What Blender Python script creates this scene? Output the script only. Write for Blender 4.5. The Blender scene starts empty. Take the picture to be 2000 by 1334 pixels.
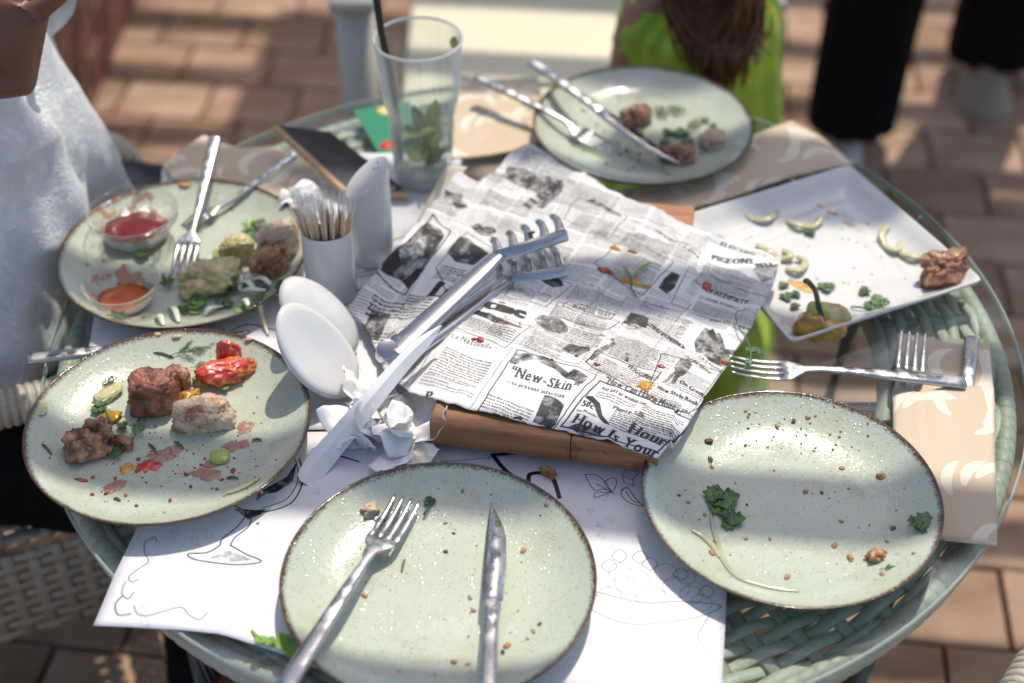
import bpy, bmesh, math, random
import numpy as np
from mathutils import Vector, Matrix, noise, Euler
R = math.radians; PI = math.pi
SC = bpy.context.scene; COL = SC.collection
random.seed(7); np.random.seed(7)
TZ = 0.74                       # height of the glass table top above the floor
# ---------------------------------------------------------------- camera, sky, sun, exposure
CAM_H, CAM_F, CAM_P = TZ + 0.9963, 2882.0, R(40.46)
cam_d = bpy.data.cameras.new('camera'); cam = bpy.data.objects.new('camera', cam_d); COL.objects.link(cam)
cam.location = (0, 0, CAM_H); cam.rotation_euler = (R(90) - CAM_P, 0, 0)
cam_d.sensor_width = 36; cam_d.lens = CAM_F / 2000 * 36; cam_d.clip_end = 400; cam_d.clip_start = 0.05
cam_d.dof.use_dof = True; cam_d.dof.focus_distance = 1.385; cam_d.dof.aperture_fstop = 2.4; cam_d.dof.aperture_blades = 9
SC.camera = cam
SUN = Vector((0.18, 0.46, 1.0)).normalized()
w = bpy.data.worlds.new('World'); SC.world = w; w.use_nodes = True
nt = w.node_tree; sky = nt.nodes.new('ShaderNodeTexSky'); sky.sky_type = 'NISHITA'; sky.sun_disc = False
sky.sun_elevation = math.asin(SUN.z); sky.sun_rotation = math.atan2(SUN.x, SUN.y); sky.altitude = 100; sky.dust_density = 2.5; sky.air_density = 1.1
bg = nt.nodes['Background']; nt.links.new(sky.outputs[0], bg.inputs[0]); bg.inputs[1].default_value = 0.15
sd = bpy.data.lights.new('sun', 'SUN'); sd.energy = 3.2; sd.angle = R(0.53); sd.color = (1, 0.92, 0.80)
so = bpy.data.objects.new('sun', sd); COL.objects.link(so); so.rotation_euler = SUN.to_track_quat('Z', 'Y').to_euler()
so.location = (1, 2, 6)
SC.view_settings.view_transform = 'Standard'; SC.view_settings.look = 'None'
SC.view_settings.exposure = 0.25; SC.view_settings.gamma = 1.0
SC.render.engine = 'CYCLES'
try: SC.cycles.transparent_max_bounces = 24
except Exception: pass

def P(px, py, h=0.0, base=TZ):
    """the point of the place at height base+h that the photograph shows at (px, py)"""
    F = Vector((0, math.cos(CAM_P), -math.sin(CAM_P))); U = Vector((0, math.sin(CAM_P), math.cos(CAM_P)))
    d = F + Vector((1, 0, 0)) * ((px - 1000) / CAM_F) + U * ((667 - py) / CAM_F)
    t = (base + h - CAM_H) / d.z
    return Vector((0, 0, CAM_H)) + d * t
def PY(px, py, y):
    """same, at a known distance y instead of a known height"""
    F = Vector((0, math.cos(CAM_P), -math.sin(CAM_P))); U = Vector((0, math.sin(CAM_P), math.cos(CAM_P)))
    d = F + Vector((1, 0, 0)) * ((px - 1000) / CAM_F) + U * ((667 - py) / CAM_F)
    return Vector((0, 0, CAM_H)) + d * (y / d.y)

# ---------------------------------------------------------------- object helpers
def link(o, parent=None):
    COL.objects.link(o)
    if parent is not None: o.parent = parent
    return o
def tag(o, label=None, cat=None, group=None, kind=None):
    if label: o['label'] = label
    if cat: o['category'] = cat
    if group: o['group'] = group
    if kind: o['kind'] = kind
    return o
def thing(name, label, cat, loc=(0, 0, 0), rz=0.0, group=None):
    o = bpy.data.objects.new(name, None); o.location = loc; o.rotation_euler = (0, 0, rz); o.empty_display_size = .05
    link(o); return tag(o, label, cat, group)
def mesh(name, V, Fc, mat=None, parent=None, smooth=True, uv=None, world=False, loc=None):
    if world and parent is not None:
        off = Vector(parent.location); V = [Vector(v) - off for v in V]
    me = bpy.data.meshes.new(name); me.from_pydata([tuple(v) for v in V], [], [tuple(f) for f in Fc]); me.update()
    if smooth: me.polygons.foreach_set('use_smooth', [True] * len(me.polygons))
    if mat: me.materials.append(getattr(mat, "m", mat))
    if uv is not None:
        l = me.uv_layers.new(name='UVMap')
        li = np.zeros(len(me.loops), dtype=np.int32); me.loops.foreach_get('vertex_index', li)
        l.data.foreach_set('uv', np.asarray(uv, dtype=np.float32)[li].ravel())
    o = bpy.data.objects.new(name, me)
    if loc is not None: o.location = loc
    return link(o, parent)
def anchored(name, V, Fc, mat, **k):
    """top-level mesh whose origin sits at its own base"""
    V = [Vector(v) for v in V]; n = len(V)
    c = Vector((sum(v.x for v in V) / n, sum(v.y for v in V) / n, min(v.z for v in V)))
    return mesh(name, [v - c for v in V], Fc, mat, loc=c, **k)
def copy_tree(o, loc=None, rot=None, label=None, parent=None):
    c = o.copy(); link(c, parent)
    if loc is not None: c.location = loc
    if rot is not None: c.rotation_euler = rot
    if label: c['label'] = label
    for ch in list(o.children): copy_tree(ch, parent=c)
    return c
def solid(o, t, off=-1.0):
    m = o.modifiers.new('thickness', 'SOLIDIFY'); m.thickness = t; m.offset = off; return o
def bevel(o, wd, seg=2):
    m = o.modifiers.new('edge', 'BEVEL'); m.width = wd; m.segments = seg; m.limit_method = 'ANGLE'; m.angle_limit = R(35); return o
def subd(o, n=1):
    m = o.modifiers.new('smooth', 'SUBSURF'); m.levels = n; m.render_levels = n; return o

class G:                                       # collects geometry for ONE mesh
    def __init__(s): s.V = []; s.F = []
    def add(s, V, F):
        b = len(s.V); s.V += [Vector(v) for v in V]; s.F += [tuple(b + i for i in f) for f in F]; return s
    def loft(s, rings, caps=True, closed=True):
        n = len(rings[0]); V = [v for r in rings for v in r]; F = []
        for i in range(len(rings) - 1):
            for j in range(n if closed else n - 1):
                k = (j + 1) % n; F.append((i * n + j, i * n + k, (i + 1) * n + k, (i + 1) * n + j))
        if caps and closed: F.append(tuple(range(n - 1, -1, -1))); F.append(tuple((len(rings) - 1) * n + j for j in range(n)))
        return s.add(V, F)
    def tube(s, path, rad, n=8, sy=1.0, up=Vector((0, 0, 1)), sq=2.0, caps=True):
        """sweep a (super)ellipse: rad = half width (number or list), sy = half thickness/half width (or list)"""
        path = [Vector(p) for p in path]; m = len(path); rings = []
        for i, p in enumerate(path):
            t = (path[min(i + 1, m - 1)] - path[max(i - 1, 0)])
            t = t.normalized() if t.length > 1e-9 else Vector((1, 0, 0))
            u = up if not callable(up) else up(i / (m - 1))
            a = t.cross(u); a = a.normalized() if a.length > 1e-5 else t.orthogonal().normalized()
            b = a.cross(t).normalized()
            r = rad[i] if hasattr(rad, '__len__') else rad
            k = sy[i] if hasattr(sy, '__len__') else sy
            ring = []
            for j in range(n):
                q = 2 * PI * j / n; cx, sx = math.cos(q), math.sin(q)
                cx = math.copysign(abs(cx) ** (2 / sq), cx); sx = math.copysign(abs(sx) ** (2 / sq), sx)
                ring.append(p + a * (r * cx) + b * (r * k * sx))
            rings.append(ring)
        return s.loft(rings, caps)
    def lathe(s, prof, n=32, c=Vector((0, 0, 0)), mod=None):
        rings = []
        for (r, z) in prof:
            rings.append([Vector((c[0] + r * (mod(2 * PI * j / n, z) if mod else 1) * math.cos(2 * PI * j / n),
                                  c[1] + r * (mod(2 * PI * j / n, z) if mod else 1) * math.sin(2 * PI * j / n), c[2] + z)) for j in range(n)])
        return s.loft(rings, caps=True)
    def box(s, c, d, rot=None):
        c = Vector(c); V = []
        for x in (-.5, .5):
            for y in (-.5, .5):
                for z in (-.5, .5):
                    v = Vector((x * d[0], y * d[1], z * d[2]))
                    if rot is not None: v = rot @ v
                    V.append(c + v)
        return s.add(V, [(0, 1, 3, 2), (4, 6, 7, 5), (0, 4, 5, 1), (2, 3, 7, 6), (0, 2, 6, 4), (1, 5, 7, 3)])
    def obj(s, name, mat, parent=None, **k):
        return mesh(name, s.V, s.F, mat, parent, **k)
    def top(s, name, mat, label, cat, group=None, **k):
        return tag(anchored(name, s.V, s.F, mat, **k), label, cat, group)

def spline(pts, n):
    """Catmull-Rom through pts (Vectors or tuples), n samples"""
    pts = [Vector(p) for p in pts]; m = len(pts) - 1; out = []
    for i in range(n):
        t = i / (n - 1) * m; k = min(int(t), m - 1); f = t - k
        p0, p1, p2, p3 = pts[max(k - 1, 0)], pts[k], pts[k + 1], pts[min(k + 2, m)]
        out.append(.5 * ((2 * p1) + (p2 - p0) * f + (2 * p0 - 5 * p1 + 4 * p2 - p3) * f * f + (3 * p1 - p0 - 3 * p2 + p3) * f ** 3))
    return out
def lerp_list(keys, n):
    xs = [k[0] for k in keys]; ys = [k[1] for k in keys]
    return [float(np.interp(i / (n - 1), xs, ys)) for i in range(n)]
def grid_faces(nu, nv): return [(j * nu + i, j * nu + i + 1, (j + 1) * nu + i + 1, (j + 1) * nu + i) for j in range(nv - 1) for i in range(nu - 1)]
def coons(b, r, t, l, nu, nv):
    """surface between four boundary curves given as lists of points: bottom, right, top, left (b,t run left-right; l,r run bottom-top)"""
    B = polyline(b, nu); T = polyline(t, nu); L = polyline(l, nv); Rr = polyline(r, nv); V = []; UV = []
    for j in range(nv):
        v = j / (nv - 1)
        for i in range(nu):
            u = i / (nu - 1)
            V.append((1 - v) * B[i] + v * T[i] + (1 - u) * L[j] + u * Rr[j] - ((1 - u) * (1 - v) * B[0] + u * (1 - v) * B[-1] + (1 - u) * v * T[0] + u * v * T[-1]))
            UV.append((u, v))
    return V, UV
def polyline(pts, n):
    pts = [Vector(p) for p in pts]; d = [0.0]
    for a, b in zip(pts, pts[1:]): d.append(d[-1] + (b - a).length)
    out = []
    for i in range(n):
        s = d[-1] * i / (n - 1); k = 0
        while k < len(d) - 2 and d[k + 1] < s: k += 1
        f = (s - d[k]) / max(d[k + 1] - d[k], 1e-9); out.append(pts[k].lerp(pts[k + 1], min(max(f, 0), 1)))
    return out
def nz(p, s=1.0, o=0.0): return noise.noise(Vector(p) * s + Vector((o, o * 1.7, o * .3)))
def fbm(p, s=1.0, o=0.0, k=4):
    a, r, q = 0, 1, Vector(p) * s + Vector((o, -o, o * .5))
    for i in range(k): a += noise.noise(q) * r; q = q * 2.03; r *= .5
    return a

# ---------------------------------------------------------------- material helpers
class M:
    def __init__(s, name, base=(.5, .5, .5), rough=.5, **kw):
        s.m = bpy.data.materials.new(name); s.m.use_nodes = True; s.t = s.m.node_tree; s.N = s.t.nodes; s.L = s.t.links
        s.b = s.N['Principled BSDF']; s.set('Base Color', (*base, 1)); s.set('Roughness', rough)
        for k, v in kw.items(): s.set({'metal': 'Metallic', 'ior': 'IOR', 'sss': 'Subsurface Weight', 'coat': 'Coat Weight', 'coatr': 'Coat Roughness', 'sheen': 'Sheen Weight', 'spec': 'Specular IOR Level', 'trans': 'Transmission Weight', 'alpha': 'Alpha'}[k], v)
    def set(s, k, v): s.b.inputs[k].default_value = v
    def node(s, ty, **kw):
        n = s.N.new(ty)
        for k, v in kw.items():
            if hasattr(n, k): setattr(n, k, v)
            else: n.inputs[k.replace('_', ' ')].default_value = v
        return n
    def link(s, a, b): s.L.new(a, b); return s
    def co(s, kind='Object', scale=(1, 1, 1), rot=(0, 0, 0), loc=(0, 0, 0)):
        tc = s.node('ShaderNodeTexCoord'); mp = s.node('ShaderNodeMapping'); mp.inputs['Scale'].default_value = scale; mp.inputs['Rotation'].default_value = rot; mp.inputs['Location'].default_value = loc
        s.L.new(tc.outputs[kind], mp.inputs[0]); return mp.outputs[0]
    def noise(s, scale, co=None, detail=4, rough=.55, dist=0):
        n = s.node('ShaderNodeTexNoise', Scale=scale, Detail=detail, Roughness=rough, Distortion=dist); s.L.new(co if co is not None else s.co(), n.inputs['Vector']); return n.outputs['Fac']
    def voro(s, scale, co=None, feature='F1', out='Distance'):
        n = s.node('ShaderNodeTexVoronoi', feature=feature, Scale=scale); s.L.new(co if co is not None else s.co(), n.inputs['Vector']); return n.outputs[out]
    def ramp(s, fac, stops, interp='LINEAR'):
        n = s.node('ShaderNodeValToRGB'); r = n.color_ramp; r.interpolation = interp
        while len(r.elements) < len(stops): r.elements.new(.5)
        for e, (p, c) in zip(r.elements, stops):
            e.position = p; e.color = (*c, 1) if len(c) == 3 else c
        s.L.new(fac, n.inputs[0]); return n.outputs[0]
    def mix(s, f, a, b, ty='MIX'):
        n = s.node('ShaderNodeMix', data_type='RGBA', blend_type=ty)
        for v, i in ((f, 0), (a, 6), (b, 7)):
            if hasattr(v, 'links') or hasattr(v, 'is_linked'): s.L.new(v, n.inputs[i])
            else: n.inputs[i].default_value = v if i == 0 else (*v, 1) if len(v) == 3 else v
        return n.outputs[2]
    def math(s, op, a, b=0.0, clamp=False):
        n = s.node('ShaderNodeMath', operation=op, use_clamp=clamp)
        for v, i in ((a, 0), (b, 1)):
            if hasattr(v, 'is_linked'): s.L.new(v, n.inputs[i])
            else: n.inputs[i].default_value = v
        return n.outputs[0]
    def color(s, o): s.L.new(o, s.b.inputs['Base Color']); return s
    def rough(s, o): s.L.new(o, s.b.inputs['Roughness']); return s
    def bump(s, h, strength=.3, dist=.001, inp='Normal'):
        n = s.node('ShaderNodeBump', Strength=strength, Distance=dist); s.L.new(h, n.inputs['Height']); s.L.new(n.outputs[0], s.b.inputs[inp]); return s

def noisy(name, c1, c2, scale=30, rough=.6, bump=.3, bd=.001, detail=5, coords=None, **kw):
    m = M(name, c1, rough, **kw); n = m.noise(scale, coords, detail); m.color(m.ramp(n, [(.3, c1), (.7, c2)])); m.bump(n, bump, bd); return m
def glassy(name, tint=(.97, .99, .98), ior=1.5, rough=.0, edge=0.0, edgecol=(.8, .85, .8), ep=4.0):
    """thin clear glass: straight-through tint plus a Fresnel reflection (keeps sunlight passing)"""
    m = M(name); N = m.N; L = m.L; N.remove(m.b)
    tr = m.node('ShaderNodeBsdfTransparent'); tr.inputs[0].default_value = (*tint, 1)
    gl = m.node('ShaderNodeBsdfGlossy'); gl.inputs['Roughness'].default_value = rough
    ge = m.node('ShaderNodeNewGeometry'); dt = m.node('ShaderNodeVectorMath', operation='DOT_PRODUCT'); L.new(ge.outputs['Normal'], dt.inputs[0]); L.new(ge.outputs['Incoming'], dt.inputs[1])
    cs = m.math('ABSOLUTE', dt.outputs['Value']); f0 = ((ior - 1) / (ior + 1)) ** 2        # Schlick reflectance of a clear sheet, same from both sides
    fre = m.math('ADD', m.math('MULTIPLY', m.math('POWER', m.math('SUBTRACT', 1.0, cs), 5.0), 1 - f0), f0, True)
    mx = m.node('ShaderNodeMixShader'); L.new(fre, mx.inputs[0]); L.new(tr.outputs[0], mx.inputs[1]); L.new(gl.outputs[0], mx.inputs[2])
    out = mx.outputs[0]
    if edge:
        pw = m.math('POWER', m.math('SUBTRACT', 1.0, cs), ep); f = m.math('MULTIPLY', pw, edge, True)
        df = m.node('ShaderNodeBsdfDiffuse'); df.inputs[0].default_value = (*edgecol, 1)  # pale diffuse painted at grazing angles, in place of bright edge highlights
        m2 = m.node('ShaderNodeMixShader'); L.new(f, m2.inputs[0]); L.new(out, m2.inputs[1]); L.new(df.outputs[0], m2.inputs[2]); out = m2.outputs[0]
    L.new(out, N['Material Output'].inputs[0]); return m
# ---------------------------------------------------------------- flat print: a small raster canvas (ink 0..1), measured in metres
GLY = {}
def glyph(ch, H=48):
    if ch in GLY: return GLY[ch]
    cu = bpy.data.curves.new('g', 'FONT'); cu.body = ch; cu.size = 1.0; cu.resolution_u = 3
    ob = bpy.data.objects.new('g', cu); me = ob.to_mesh()
    if len(me.vertices) == 0: GLY[ch] = (np.zeros((int(H * 1.4), 2), np.float32)); ob.to_mesh_clear(); bpy.data.objects.remove(ob); return GLY[ch]
    vs = np.array([v.co[:2] for v in me.vertices]); me.calc_loop_triangles(); tris = [tuple(t.vertices) for t in me.loop_triangles]
    x0, x1 = vs[:, 0].min(), vs[:, 0].max(); W = int((x1 - x0) * H) + 9; HH = int(H * 1.4)
    im = np.zeros((HH, W), np.float32); X = (vs[:, 0] - x0) * H + 4; Y = (vs[:, 1] + .32) * H
    for a, b, c in tris:
        xa, xb = int(min(X[a], X[b], X[c])), int(max(X[a], X[b], X[c])) + 2; ya, yb = int(min(Y[a], Y[b], Y[c])), int(max(Y[a], Y[b], Y[c])) + 2
        gx, gy = np.meshgrid(np.arange(xa, min(xb, W)) + .0, np.arange(max(ya, 0), min(yb, HH)) + .0)
        s = (X[b] - X[a]) * (Y[c] - Y[a]) - (X[c] - X[a]) * (Y[b] - Y[a])
        if abs(s) < 1e-9 or gx.size == 0: continue
        w1 = ((X[b] - gx) * (Y[c] - gy) - (X[c] - gx) * (Y[b] - gy)) / s; w2 = ((X[c] - gx) * (Y[a] - gy) - (X[a] - gx) * (Y[c] - gy)) / s
        ins = (w1 >= -.02) & (w2 >= -.02) & (1 - w1 - w2 >= -.02)
        v = im[max(ya, 0):min(yb, HH), xa:min(xb, W)]; v[ins] = 1
    ob.to_mesh_clear(); bpy.data.objects.remove(ob); bpy.data.curves.remove(cu)
    GLY[ch] = im; return im
def dil(a, k, ax):
    o = a.copy()
    for i in range(1, k + 1): o = np.maximum(o, np.maximum(np.roll(a, i, ax), np.roll(a, -i, ax)))
    return o
def word(s, bold=0, serif=True, H=48):
    sp = np.zeros((int(H * 1.4), int(H * .30)), np.float32); parts = []
    for ch in s: parts.append(sp if ch == ' ' else glyph(ch))
    a = np.concatenate(parts, 1) if parts else sp; a = np.pad(a, ((0, 0), (5, 5)))
    if bold: a = dil(a, bold, 1)
    if serif:
        b = dil(a, 4, 1); y0 = int(.32 * H)
        for y in (y0, y0 + 1, y0 + 2, int(y0 + .51 * H), int(y0 + .49 * H), int(y0 + .70 * H), int(y0 + .68 * H)):
            if y < a.shape[0]: a[y] = np.maximum(a[y], b[y])
    return a
class Canvas:
    def __init__(s, x0, y0, x1, y1, res):
        s.x0, s.y0, s.res = x0, y0, res; s.W = int((x1 - x0) / res); s.H = int((y1 - y0) / res); s.a = np.zeros((s.H, s.W), np.float32); s.x1 = x0 + s.W * res; s.y1 = y0 + s.H * res
    def put(s, X0, Y0, ink):
        h, w = ink.shape; xa, ya = max(X0, 0), max(Y0, 0); xb, yb = min(X0 + w, s.W), min(Y0 + h, s.H)
        if xb > xa and yb > ya:
            v = s.a[ya:yb, xa:xb]; np.maximum(v, ink[ya - Y0:yb - Y0, xa - X0:xb - X0], out=v)
    def text(s, st, x, y, wd=None, hd=.005, bold=1, serif=True, ink=.9, rot=0.0, em=None):
        """baseline-left at (x,y); hd = capital height in metres; wd = total width (None: natural)"""
        a = word(st, bold, serif); H = 48; cap = .70 * H
        sc = hd / (cap * s.res)                                  # canvas px per glyph px
        sx = sc if wd is None else wd / s.res / a.shape[1]
        f = max(1, int(round(1 / max(sc, sx))))                  # box-average before shrinking
        if f > 1:
            hh, ww = a.shape[0] // f * f, a.shape[1] // f * f; a = a[:hh, :ww].reshape(hh // f, f, ww // f, f).mean((1, 3)); sc *= f; sx *= f
        hw, ww = a.shape[0] * sc, a.shape[1] * sx; by = .32 * H * (hd / (cap * s.res))
        ca, sa = math.cos(rot), math.sin(rot); cx, cy = (x - s.x0) / s.res, (y - s.y0) / s.res
        cor = [(cx + u * ca - v * sa, cy + u * sa + v * ca) for u in (0, ww) for v in (-by, hw - by)]
        X0, X1 = int(min(c[0] for c in cor)), int(max(c[0] for c in cor)) + 2; Y0, Y1 = int(min(c[1] for c in cor)), int(max(c[1] for c in cor)) + 2
        gx, gy = np.meshgrid(np.arange(X0, X1), np.arange(Y0, Y1)); dx, dy = gx - cx, gy - cy
        u = (dx * ca + dy * sa) / sx; v = ((-dx * sa + dy * ca) + by) / sc
        iu, iv = u.astype(int), v.astype(int); ok = (u >= 0) & (v >= 0) & (iu < a.shape[1] - 1) & (iv < a.shape[0] - 1)
        iu = np.clip(iu, 0, a.shape[1] - 2); iv = np.clip(iv, 0, a.shape[0] - 2); fu, fv = u - iu, v - iv
        val = (a[iv, iu] * (1 - fu) * (1 - fv) + a[iv, iu + 1] * fu * (1 - fv) + a[iv + 1, iu] * (1 - fu) * fv + a[iv + 1, iu + 1] * fu * fv) * ok
        s.put(X0, Y0, (np.clip(val * 1.25, 0, 1) * ink).astype(np.float32)); return ww * s.res
    def line(s, pts, wd=.0004, ink=.85, wob=0.0):
        for k, ((xa, ya), (xb, yb)) in enumerate(zip(pts, pts[1:])):
            w_ = (wd[k] if hasattr(wd, '__len__') else wd) / 2 / s.res
            xa, ya, xb, yb = (xa - s.x0) / s.res, (ya - s.y0) / s.res, (xb - s.x0) / s.res, (yb - s.y0) / s.res
            X0, X1 = int(min(xa, xb) - w_ - 1), int(max(xa, xb) + w_ + 2); Y0, Y1 = int(min(ya, yb) - w_ - 1), int(max(ya, yb) + w_ + 2)
            gx, gy = np.meshgrid(np.arange(X0, X1), np.arange(Y0, Y1)); dx, dy = xb - xa, yb - ya; l2 = dx * dx + dy * dy + 1e-9
            t = np.clip(((gx - xa) * dx + (gy - ya) * dy) / l2, 0, 1); d = np.hypot(gx - xa - t * dx, gy - ya - t * dy)
            s.put(X0, Y0, (np.clip(w_ + .5 - d, 0, 1) * ink).astype(np.float32))
    def curve(s, pts, wd=.0004, ink=.85, n=24):
        q = spline([(p[0], p[1], 0) for p in pts], n); s.line([(v.x, v.y) for v in q], wd, ink)
    def wob(s, pts, wd, ink=.85, a=.0006, seg=12):
        out = []
        for (p, q) in zip(pts, pts[1:]):
            for i in range(seg):
                t = i / seg; out.append((p[0] + (q[0] - p[0]) * t + random.uniform(-a, a), p[1] + (q[1] - p[1]) * t + random.uniform(-a, a)))
        out.append(pts[-1]); s.line(out, wd, ink)
    def poly(s, pts, ink=.9, hatch=0.0, period=.0008, ang=.6, blot=0.0):
        p = np.array([((x - s.x0) / s.res, (y - s.y0) / s.res) for x, y in pts]); X0, Y0 = np.floor(p.min(0)).astype(int); X1, Y1 = np.ceil(p.max(0)).astype(int) + 1
        gx, gy = np.meshgrid(np.arange(X0, X1), np.arange(Y0, Y1)); ins = np.zeros(gx.shape, bool); n = len(p); j = n - 1
        for i in range(n):
            c = ((p[i, 1] > gy) != (p[j, 1] > gy)) & (gx < (p[j, 0] - p[i, 0]) * (gy - p[i, 1]) / (p[j, 1] - p[i, 1] + 1e-12) + p[i, 0]); ins ^= c; j = i
        v = np.full(gx.shape, ink, np.float32)
        if hatch:
            q = (gx * math.cos(ang) + gy * math.sin(ang)) * s.res / period; nzv = low(gx.shape, 11) * 1.2 + low(gx.shape, 34) * 1.8
            v = np.where(np.sin(q * 2 * PI + nzv * 3) + (nzv - 1.5) * 1.5 > hatch * 3 - 1.3, ink, ink * .12).astype(np.float32)
        if blot:
            v = np.where(low(gx.shape, 7) * .6 + low(gx.shape, 3) * .4 > blot, v, v * .15).astype(np.float32)
        s.put(X0, Y0, v * ins)
    def body(s, x0, y0, x1, y1, lh=.0028, words=None, ink=.8, bold=0):
        ink = min(1, ink * 1.1); bold += 1
        """a block of small set type"""
        y = y1 - lh; k = 0
        while y > y0:
            x = x0
            st = ''
            while len(st) < (x1 - x0) / (lh * .42):
                st += (words[k % len(words)] if words else ''.join(random.choice('aeionrtslcdmuhgpeaotin') for _ in range(random.randint(2, 8)))) + ' '; k += 1
            s.text(st.strip(), x0, y, wd=(x1 - x0) * (1 if random.random() < .8 else random.uniform(.5, 1)), hd=lh * .62, bold=bold, serif=False, ink=ink); y -= lh
    def blob(s, cx, cy, rx, ry, n=22, amp=.18):
        return [(cx + rx * (1 + random.uniform(-amp, amp)) * math.cos(2 * PI * i / n), cy + ry * (1 + random.uniform(-amp, amp)) * math.sin(2 * PI * i / n)) for i in range(n)]
    def image(s, name, paper=(.86, .86, .86), inkc=(.03, .03, .035)):
        im = bpy.data.images.new(name, s.W, s.H, alpha=False); im.colorspace_settings.name = 'sRGB'
        px = np.ones((s.H, s.W, 4), np.float32)
        for c in range(3): px[..., c] = (paper[c] * (1 - s.a) + inkc[c] * s.a)
        im.pixels.foreach_set(px.ravel()); im.update(); im.pack(); return im
def low(shape, k):
    h, w = shape[0] // k + 3, shape[1] // k + 3; r = np.random.rand(h, w).astype(np.float32)
    yy, xx = np.arange(shape[0]) / k, np.arange(shape[1]) / k; iy, ix = yy.astype(int), xx.astype(int); fy, fx = (yy - iy)[:, None], (xx - ix)[None]
    return r[iy][:, ix] * (1 - fy) * (1 - fx) + r[iy + 1][:, ix] * fy * (1 - fx) + r[iy][:, ix + 1] * (1 - fy) * fx + r[iy + 1][:, ix + 1] * fy * fx

# ---------------------------------------------------------------- the newsprint sheet
NA = R(-25.5); NE1 = Vector((math.cos(NA), math.sin(NA), 0)); NE2 = Vector((-math.sin(NA), math.cos(NA), 0)); NO = P(1000, 700, .045)
def nuv(v): d = Vector(v) - NO; return (d.dot(NE1), d.dot(NE2))
def NP(px, py): return nuv(P(px, py, .045))
nc = Canvas(-.26, -.18, .32, .42, .00022)
def pbox(p0, p1, p2, p3, wd=.0007, ink=.8): q = [NP(*p) for p in (p0, p1, p2, p3)]; nc.wob(q + [q[0]], wd * 1.2, min(1, ink * 1.1), .0005)
def ptxt(s, px, py, qx, qy, h, **k):
    a, b = NP(px, py), NP(qx, qy); nc.text(s, a[0], a[1], wd=math.hypot(b[0] - a[0], b[1] - a[1]), hd=h, rot=math.atan2(b[1] - a[1], b[0] - a[0]), **k)
def pbody(pts, lh=.0027, **k):
    q = [NP(*p) for p in pts]; xs = [a[0] for a in q]; ys = [a[1] for a in q]; nc.body(min(xs), min(ys), max(xs), max(ys), lh, **k)
def ppoly(pts, **k): nc.poly([NP(*p) for p in pts], **k)
# dense columns of small advertisement type everywhere, cleared again under the display lines
for k in range(12):
    x = -.25 + k * .0475
    y = -.17 + random.uniform(0, .02)
    while y < .41:
        h = random.uniform(.018, .05); nc.body(x, y, x + .0435, y + h, random.choice([.0024, .0026, .003]), ink=random.uniform(.42, .62)); y += h + .004
        if random.random() < .5: nc.line([(x, y - .001), (x + .043, y - .001)], .0004, .6)
def pclear(*pts, pad=.0015):
    q = [NP(*p) for p in pts]; X = [(a[0] - nc.x0) / nc.res for a in q]; Y = [(a[1] - nc.y0) / nc.res for a in q]; e = pad / nc.res
    nc.a[max(int(min(Y) - e), 0):int(max(Y) + e), max(int(min(X) - e), 0):int(max(X) + e)] = 0
for pts in [((985, 690), (1165, 735), (1078, 838), (925, 812)), ((868, 655), (1000, 690), (912, 805), (785, 765)), ((1120, 745), (1355, 812), (1300, 900), (1090, 840)), ((826, 535), (880, 590), (835, 580)), ((930, 585), (1035, 640), (940, 620)),
            ((1385, 470), (1530, 505), (1380, 505)), ((1370, 560), (1475, 595)), ((1215, 705), (1280, 748)), ((735, 430), (885, 560)), ((850, 455), (968, 560)), ((1350, 630), (1455, 705)), ((1290, 690), (1450, 800)), ((1060, 620), (1100, 655)), ((1108, 596), (1200, 622)), ((1280, 525), (1330, 575))]:
    pclear(*pts)
# bottom strip: headline, "New-Skin", the long letter, the bottle
ptxt('“New-Skin”', 990, 738, 1128, 772, .0125, bold=1)
ptxt('—to prevent infaction', 985, 752, 1102, 780, .0046, bold=1)
nsw = 'New-Skin is an antiseptic liquid which forms a water-proof film over a cut or wound while allowing it to heal Carry it with you always Keep a bottle in the house'.split()
pbody([(955, 772), (1045, 800), (938, 800), (1030, 812)], .0040, words=nsw)
ptxt('Genuine New-Skin', 930, 806, 995, 820, .0036, bold=2)
ppoly([(1002, 815), (1015, 813), (1014, 811), (1022, 817), (1013, 822), (1014, 819), (1001, 819)])
ppoly([(1040, 822), (1056, 790), (1064, 774), (1082, 778), (1090, 783), (1102, 794), (1085, 828), (1075, 836)], hatch=.12, ink=.9)
ptxt('SKIN', 1062, 806, 1084, 814, .004, bold=1)
ppoly([(1000, 700), (1060, 705), (1080, 712), (1110, 735), (1120, 728), (1150, 742), (1135, 757), (1105, 745), (1085, 728), (1040, 712), (1005, 722), (995, 720)], hatch=.45, period=.0006)
pbox((1010, 695), (1165, 735), (1078, 838), (925, 812), .0009)
pbox((870, 655), (1000, 690), (912, 805), (790, 765), .0005, .5)
ptxt('La Natsuelle”', 878, 672, 968, 698, .0062, bold=0, serif=False, ink=.75)
pbody([(880, 690), (960, 715), (835, 735), (930, 765)], .0036)
pbody([(830, 736), (935, 765), (815, 752), (915, 780)], .0034, ink=.5)
ptxt('P', 824, 778, 845, 782, .011, bold=1, ink=.8)
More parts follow.
